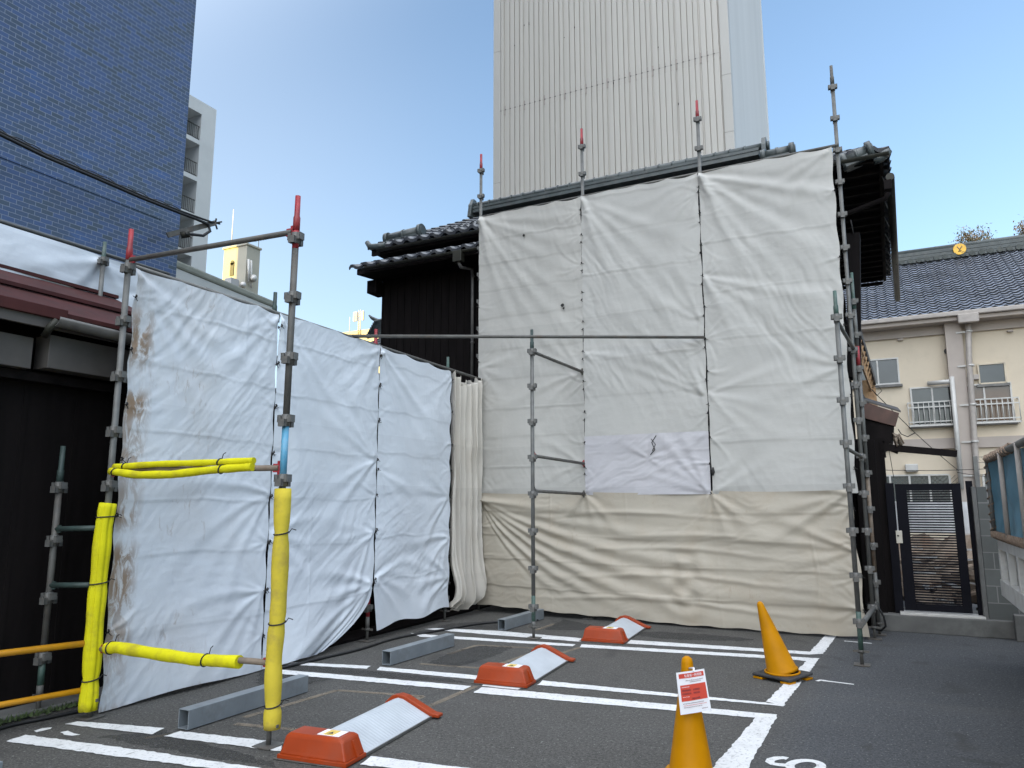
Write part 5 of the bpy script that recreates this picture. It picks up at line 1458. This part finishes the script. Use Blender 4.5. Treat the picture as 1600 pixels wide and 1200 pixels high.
# low building with coping
lo = thing('low_white_building', 'low white building with rounded grey coping and slit vents behind left sheets', 'building', PA(380,470,-22))
zt_ = PA(430,470,-22).z
w1, w0 = GP(430,470,zt_), GP(322,424,zt_)
wd = (w1-w0); wd.z = 0; wd.normalize(); wn_ = Vector((-wd.y, wd.x, 0))
w0 = w0 - wd*5
m = MB(); m.prism([(p.x,p.y,0) for p in (w0, w1, w1+wn_*8, w0+wn_*8)], (0,0,zt_-.36)); m.build('wall', 'whitewall', lo)
e = .07
m = MB(); m.prism([(p.x,p.y,zt_-.36) for p in (w0-wn_*e-wd*e, w1-wn_*e+wd*e, w1+wn_*8+wd*e, w0+wn_*8-wd*e)], (0,0,.36)); m.build('coping', 'coping', lo, bevel=.10)
def on_wall(u, v):
    d = ray(u, v); return CAM + d*((w1-CAM).dot(wn_)/d.dot(wn_))
for (u0, v0, u1, v1) in ((322,450,336,455),(347,460,360,464),(370,468,383,472)):
    a, b = on_wall(u0,v0), on_wall(u1,v1); m = MB(); m.bar(a, b, .03, .14); m.build('slit_vent', 'black', lo)
# sunlit penthouse
ph = thing('rooftop_penthouse', 'sunlit yellow rooftop penthouse with antennas in the far left distance', 'building', PB(385,420,50))
PY = 50.0; x0, x1 = PB(349,420,PY).x, PB(384.5,420,PY).x; zt = PB(366,386,PY).z; yd = PA(407,395,x1).y
m = MB(); m.box((x0,PY,0), (x1,yd,zt)); m.build('wall', 'penthouse', ph)
m = MB(); m.box((x0-.15,PY-.15,zt), (x1+.15,yd+.15,zt+.25)); m.build('parapet', 'penthouse', ph, bevel=.04)
q = PB(363,417,PY-.05); m = MB(); m.box((q.x-.3,PY-.08,q.z-1.0), (q.x+.3,PY-.003,q.z+.6)); m.tube([(q.x,PY-.08,q.z+.6),(q.x,PY-.003,q.z+.6)], .3, 16); m.build('window', 'gutter', ph)
q = PB(361,438,PY-1.2); m = MB(); m.box((q.x-.6,PY-1.6,q.z-2.0), (q.x+.5,PY-.4,q.z+.3)); m.build('equipment_box', 'shadewall', ph, bevel=.03)
for u, vt, vb in ((389,404,440),(393,406,448)):
    a, b = PA(u,vt,x1+.3), PA(u,vb,x1+.3); m = MB(); m.tube([a, b], .12, 8); m.build('panel_antenna', 'alum', ph)
q = PA(396,434,x1+.6); m = MB(); m.tube([q, q+Vector((.1,-.3,0))], [.5,.1], 16); m.build('dish', 'alum', ph)
q = PB(380,444,PY-.5); m = MB(); m.tube([q, q+Vector((.1,-.3,0))], [.4,.1], 16); m.build('dish', 'alum', ph)
m = MB(); a = PB(362,386,PY+1); m.tube([(a.x,PY+1,zt),(a.x,PY+1,PB(362,327,PY+1).z)], .05, 6); m.build('mast', 'alum', ph)
m = MB(); a = PB(404,393,PY+4); zt2 = PB(404,374,PY+4).z; m.tube([(a.x,PY+4,zt),(a.x,PY+4,zt2)], .04, 6); m.tube([(a.x-1.0,PY+4.2,zt2),(a.x+1.0,PY+3.8,zt2+.1)], .03, 6)
for k in range(5): m.tube([(a.x-.8+.4*k,PY+3.6,zt2),(a.x-.8+.4*k,PY+4.4,zt2)], .02, 5)
m.build('television_aerial', 'gutter', ph)
# second far roof with lattice mast
fm = thing('far_rooftop', 'distant sunlit yellow rooftop with a lattice mast', 'building', PB(548,522,70))
a, b = PB(533,519,70), PB(572,519,70); m = MB(); m.box((a.x,70,0), (b.x+3,80,a.z)); m.build('wall', 'penthouse', fm)
q = PB(562,519,70); zt3 = PB(562,484,70).z
m = MB()
for dx in (-.18,.18): m.tube([(q.x+dx,69.9,q.z-.3),(q.x+dx,69.9,zt3)], .05, 6)
k = 0
z = q.z
while z < zt3-.3: m.tube([(q.x-.18,69.9,z),(q.x+.18,69.9,z+.35)], .035, 5); z += .35
m.build('lattice_mast', 'oldalum', fm)
for dx in (-.75,.75,-.4):
    m = MB(); m.box((q.x+dx-.12,69.6,zt3-1.6), (q.x+dx+.12,69.85,zt3-.3)); m.build('panel_antenna', 'oldalum', fm)
m = MB(); m.bar((q.x-.8,69.9,zt3-.9), (q.x+.8,69.9,zt3-.9), .06, .06); m.tube([(q.x-2.2,70.5,q.z),(q.x-2.2,70.5,zt3-.6)], .04, 5); m.build('crossarm', 'oldalum', fm)

# neighbour's tiled roof peeping between the sheets and the house
fr = thing('tiled_roof_house', 'house with grey tiled gable and ornate ridge end beyond the dark house', 'house', PB(590,540,11))
a = PB(548,545,10); top_ = PB(592,503,11)
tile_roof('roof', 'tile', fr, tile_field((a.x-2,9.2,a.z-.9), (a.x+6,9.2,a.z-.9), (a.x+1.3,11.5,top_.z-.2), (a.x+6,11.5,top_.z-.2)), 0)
m = MB(); m.box((a.x+.6,9.8,0), (a.x+6,11.2,a.z-1.0)); m.build('wall', 'greyboard', fr)
m = MB()
for k in range(7):
    q = PB(574+k*2.0, 525-k*3.6, 11.2); m.tube([q, q+Vector((.9,.2,.15))], .10, 8)
m.build('ridge', 'ridge', fr)
m = MB(); m.tube([PB(596,503,11.3), PB(588,500,11.3), PB(581,496,11.3), PB(577,492,11.3)], [.10,.08,.06,.03], 8); m.build('ridge_end_tile', 'ridge', fr)

# ------------------------------------------------------------------ neighbour with the red roof at far left
nb = thing('red_roofed_house', 'low dark-walled house with red sheet roof at far left', 'house', (-1,-7,0))
ex, ez = -.16, 3.07; tx, tz = -2.0, 3.90
ye0, ye1 = -14.0, -4.9
m = MB()
def roofpt(f, y, lift=0): return (ex+(tx-ex)*f, y, ez+(tz-ez)*f+lift)
P = np.array([[roofpt(f, y) for y in (ye0, ye1)] for f in np.linspace(0,1,6)]); m.grid(P, False)
o = m.build('roof_sheet', 'redroof', nb, recalc=False, solid=.03)
if o.data.polygons[0].normal.z < 0: o.data.flip_normals()
m = MB(); 
for f in (.0,.5,.985):
    a, b = Vector(roofpt(f, ye0, .03)), Vector(roofpt(f, ye1, .03)); m.bar(a, b, .05, .035)
m.build('roof_batten', 'redroof_dark' if 'redroof_dark' in mt else 'redroof', nb)
m = MB(); m.box((ex-.02,ye0,ez-.10), (ex+.02,ye1,ez-.012)); m.build('fascia', 'greyboard', nb)
gy = PA(83,505,ex+.06).y
m = MB(); half_gutter(m, (ex+.08,gy,ez-.02), (ex+.08,ye1,ez-.05), .065); m.build('gutter', 'greygutter', nb, recalc=False, solid=.006)
m = MB(); m.tube([(ex+.08,gy+.02,ez-.04),(ex+.06,gy-.02,ez-.10),(ex-.02,gy-.01,ez-.16)], .028, 10); m.build('gutter_outlet', 'gutter', nb)
m = MB(); m.box((ex-.03,gy-1.6,ez-.02), (ex+.05,gy+.12,ez+.07)); m.build('gutter_cover', 'redroof', nb, bevel=.006)
m = MB(); m.box((ex-.25,gy+.06,ez-.40), (ex-.06,ye1,ez-.13)); m.build('soffit_panel', 'greyboard', nb, bevel=.005)
m = MB(); m.box((ex-.34,gy-.75,ez-.42), (ex-.12,gy-.03,ez-.17)); m.build('soffit_panel', 'greyboard', nb, bevel=.005)
m = MB(); m.box((ex-.36,ye0,ez-.44), (ex-.345,ye1,ez+.05)); m.build('eave_board', 'soffit', nb)
m = MB(); m.box((ex-.40,ye0,ez-.50), (ex-.20,ye1,ez-.43)); m.build('eave_beam', 'soffit', nb)
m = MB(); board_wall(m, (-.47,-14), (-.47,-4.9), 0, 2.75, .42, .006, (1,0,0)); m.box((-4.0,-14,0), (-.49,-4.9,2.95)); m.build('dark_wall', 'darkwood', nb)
m = MB(); m.box((-.46,-14,.005), (-.22,-4.9,.05)); m.build('plinth', 'conc', nb, bevel=.01)

bf = thing('added_fence', 'dark board fence added behind the left sheets to blacken the gap under their hems', 'fence', (-.45,-2,0))  # added backing that keeps the gap below the hems dark
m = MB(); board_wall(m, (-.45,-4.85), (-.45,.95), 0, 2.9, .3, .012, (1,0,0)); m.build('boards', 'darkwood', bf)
m = MB(); m.box((-.44,-4.85,.004), (-.06,.9,.03)); m.build('plinth', 'soffit', bf)

# weeds at the foot of the dark wall
m = MB(); rg = random.Random(31)
for k in range(700):
    y = rg.uniform(-7.4,-6.0); c = Vector((-.22+rg.uniform(-.06,.10)*rg.random(), y, .02)); L = rg.uniform(.01,.05)
    d = Vector((rg.gauss(0,.5),rg.gauss(0,.5),1)).normalized(); x = d.orthogonal()*.006
    m.add([c-x, c+x, c+d*L], [(0,1,2)])
o = m.build('weeds', 'moss', None, recalc=False); o['kind'] = 'stuff'; tag(o, 'short green weeds and moss at the foot of dark wall', 'weeds')

# black cables on the ground
def gcable(label, pxs, r=.014):
    pts = [GP(u, v, r+.002) for u, v in pxs]
    fine = []
    for i in range(len(pts)-1):
        p0_, p1_, p2_, p3_ = pts[max(i-1,0)], pts[i], pts[i+1], pts[min(i+2,len(pts)-1)]
        for k in range(8):
            s = k/8; fine.append(.5*((2*p1_) + (p2_-p0_)*s + (2*p0_-5*p1_+4*p2_-p3_)*s*s + (3*p1_-p0_-3*p2_+p3_)*s**3))
    fine.append(pts[-1]); m = MB(); m.tube(fine, r, 8); o = m.build('ground_cable', 'black', None)
    o.data.transform(Matrix.Translation(-fine[0])); o.location = fine[0]; return tag(o, label, 'cable', 'black cables on the ground')
gcable('black cable snaking along the foot of the left sheets', [(425,1046),(500,1028),(560,1014),(620,996),(690,984),(760,973),(840,969)])
gcable('black cable along the foot of the dark wall at far left', [(-40,1147),(20,1130),(70,1120),(128,1108)])
m = MB(); P = lambda u, v, b: PB(u, v, b)
m.tube([P(1352,946,.15), P(1362,944,.12), P(1372,952,.12), P(1380,965,.12), P(1383,980,.15), P(1376,987,.2), P(1362,984,.3)], .013, 8); o = m.build('cable_loop', 'black', None)
tag(o, 'black cable looped round the foot of the right corner poles', 'cable')

# ------------------------------------------------------------------ unseen blocks added behind the viewer to keep the low sun off the lot
m = MB(); px_, py_ = Vector((.87,-.5,0)), Vector((-.5,-.87,0))
for p0_, p1_, hh in ((-48,-30,44),(-30,-12,46),(-12,4,44),(4,24,45)):
    q0, q1 = px_*p0_ + py_*190, px_*p1_ + py_*190
    m.prism([(q0.x,q0.y,0),(q1.x,q1.y,0),(q1.x+py_.x*20,q1.y+py_.y*20,0),(q0.x+py_.x*20,q0.y+py_.y*20,0)], (0,0,hh))
struct(m.build('sun_blocker', 'shadewall', None))

# ------------------------------------------------------------------ sky and sun
FILL_GLOW = 6.0
SUN_EL = R(7.0); sd = Vector((-.50,-.87,0)).normalized()
w = bpy.data.worlds.new('World'); SC.world = w; w.use_nodes = True
nt = w.node_tree; bg = nt.nodes['Background']
sky = nt.nodes.new('ShaderNodeTexSky'); sky.sky_type = 'NISHITA'; sky.sun_disc = False
sky.sun_elevation = SUN_EL; sky.sun_rotation = math.atan2(sd.x, sd.y)
sky.air_density = 1.0; sky.dust_density = .4; sky.ozone_density = 1.6; sky.altitude = 20
gm = nt.nodes.new('ShaderNodeGamma'); gm.inputs['Gamma'].default_value = .8
nt.links.new(sky.outputs[0], gm.inputs['Color'])
tint = mix(nt, 1.0, gm.outputs[0], (.70,.75,.86), 'MULTIPLY')
# broad fill glow added to the sky, high behind the viewer, to brighten the lot
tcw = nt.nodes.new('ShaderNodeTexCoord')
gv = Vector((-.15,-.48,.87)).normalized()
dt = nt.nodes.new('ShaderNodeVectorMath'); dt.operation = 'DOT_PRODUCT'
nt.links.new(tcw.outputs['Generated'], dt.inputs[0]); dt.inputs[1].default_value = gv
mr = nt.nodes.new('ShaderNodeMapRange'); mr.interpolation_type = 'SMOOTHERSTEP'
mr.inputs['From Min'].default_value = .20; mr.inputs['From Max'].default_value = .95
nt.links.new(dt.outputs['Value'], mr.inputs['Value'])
fill_glow = mul(nt, mr.outputs[0], FILL_GLOW)
cv = mix(nt, fill_glow, (0.0,0.0,0.0), (.96,.98,1.0)); cv.node.clamp_factor = False
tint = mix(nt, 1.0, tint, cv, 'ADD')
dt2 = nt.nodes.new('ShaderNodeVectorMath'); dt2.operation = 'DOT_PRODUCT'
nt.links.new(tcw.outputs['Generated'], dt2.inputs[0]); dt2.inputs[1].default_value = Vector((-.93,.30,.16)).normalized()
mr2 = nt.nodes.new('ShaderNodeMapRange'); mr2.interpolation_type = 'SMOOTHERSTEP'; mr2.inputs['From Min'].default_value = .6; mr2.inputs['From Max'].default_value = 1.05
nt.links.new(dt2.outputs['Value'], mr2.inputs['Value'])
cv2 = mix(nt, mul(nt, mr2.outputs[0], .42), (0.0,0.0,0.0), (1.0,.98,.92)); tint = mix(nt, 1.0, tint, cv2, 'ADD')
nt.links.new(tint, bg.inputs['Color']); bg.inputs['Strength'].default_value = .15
L = bpy.data.lights.new('sun', 'SUN'); L.energy = 4.2; L.angle = R(.5); L.color = (1.0,.74,.16)
so = bpy.data.objects.new('sun', L); COL.objects.link(so)
dirv = Vector((sd.x*math.cos(SUN_EL), sd.y*math.cos(SUN_EL), math.sin(SUN_EL)))
so.rotation_euler = dirv.to_track_quat('Z', 'Y').to_euler(); so.location = dirv*50 + Vector((0,0,20))

cam = bpy.data.cameras.new('camera'); co = bpy.data.objects.new('camera', cam); COL.objects.link(co)
co.location = CAM; co.rotation_euler = (math.pi/2 + PITCH, 0, YAW)
co.rotation_euler = (Matrix.Rotation(YAW,3,'Z') @ Matrix.Rotation(math.pi/2+PITCH,3,'X') @ Matrix.Rotation(-ROLL,3,'Z')).to_euler()
cam.sensor_width = 36; cam.lens = FPX/1600*36; cam.clip_start = .05; cam.clip_end = 2000
SC.camera = co
vs = SC.view_settings
vs.view_transform = 'Standard'; vs.look = 'None'; vs.exposure = 1.95; vs.gamma = 1.0
SC.cycles.max_bounces = 6
for o in bpy.data.objects:
    if '_abs' in o: del o['_abs']
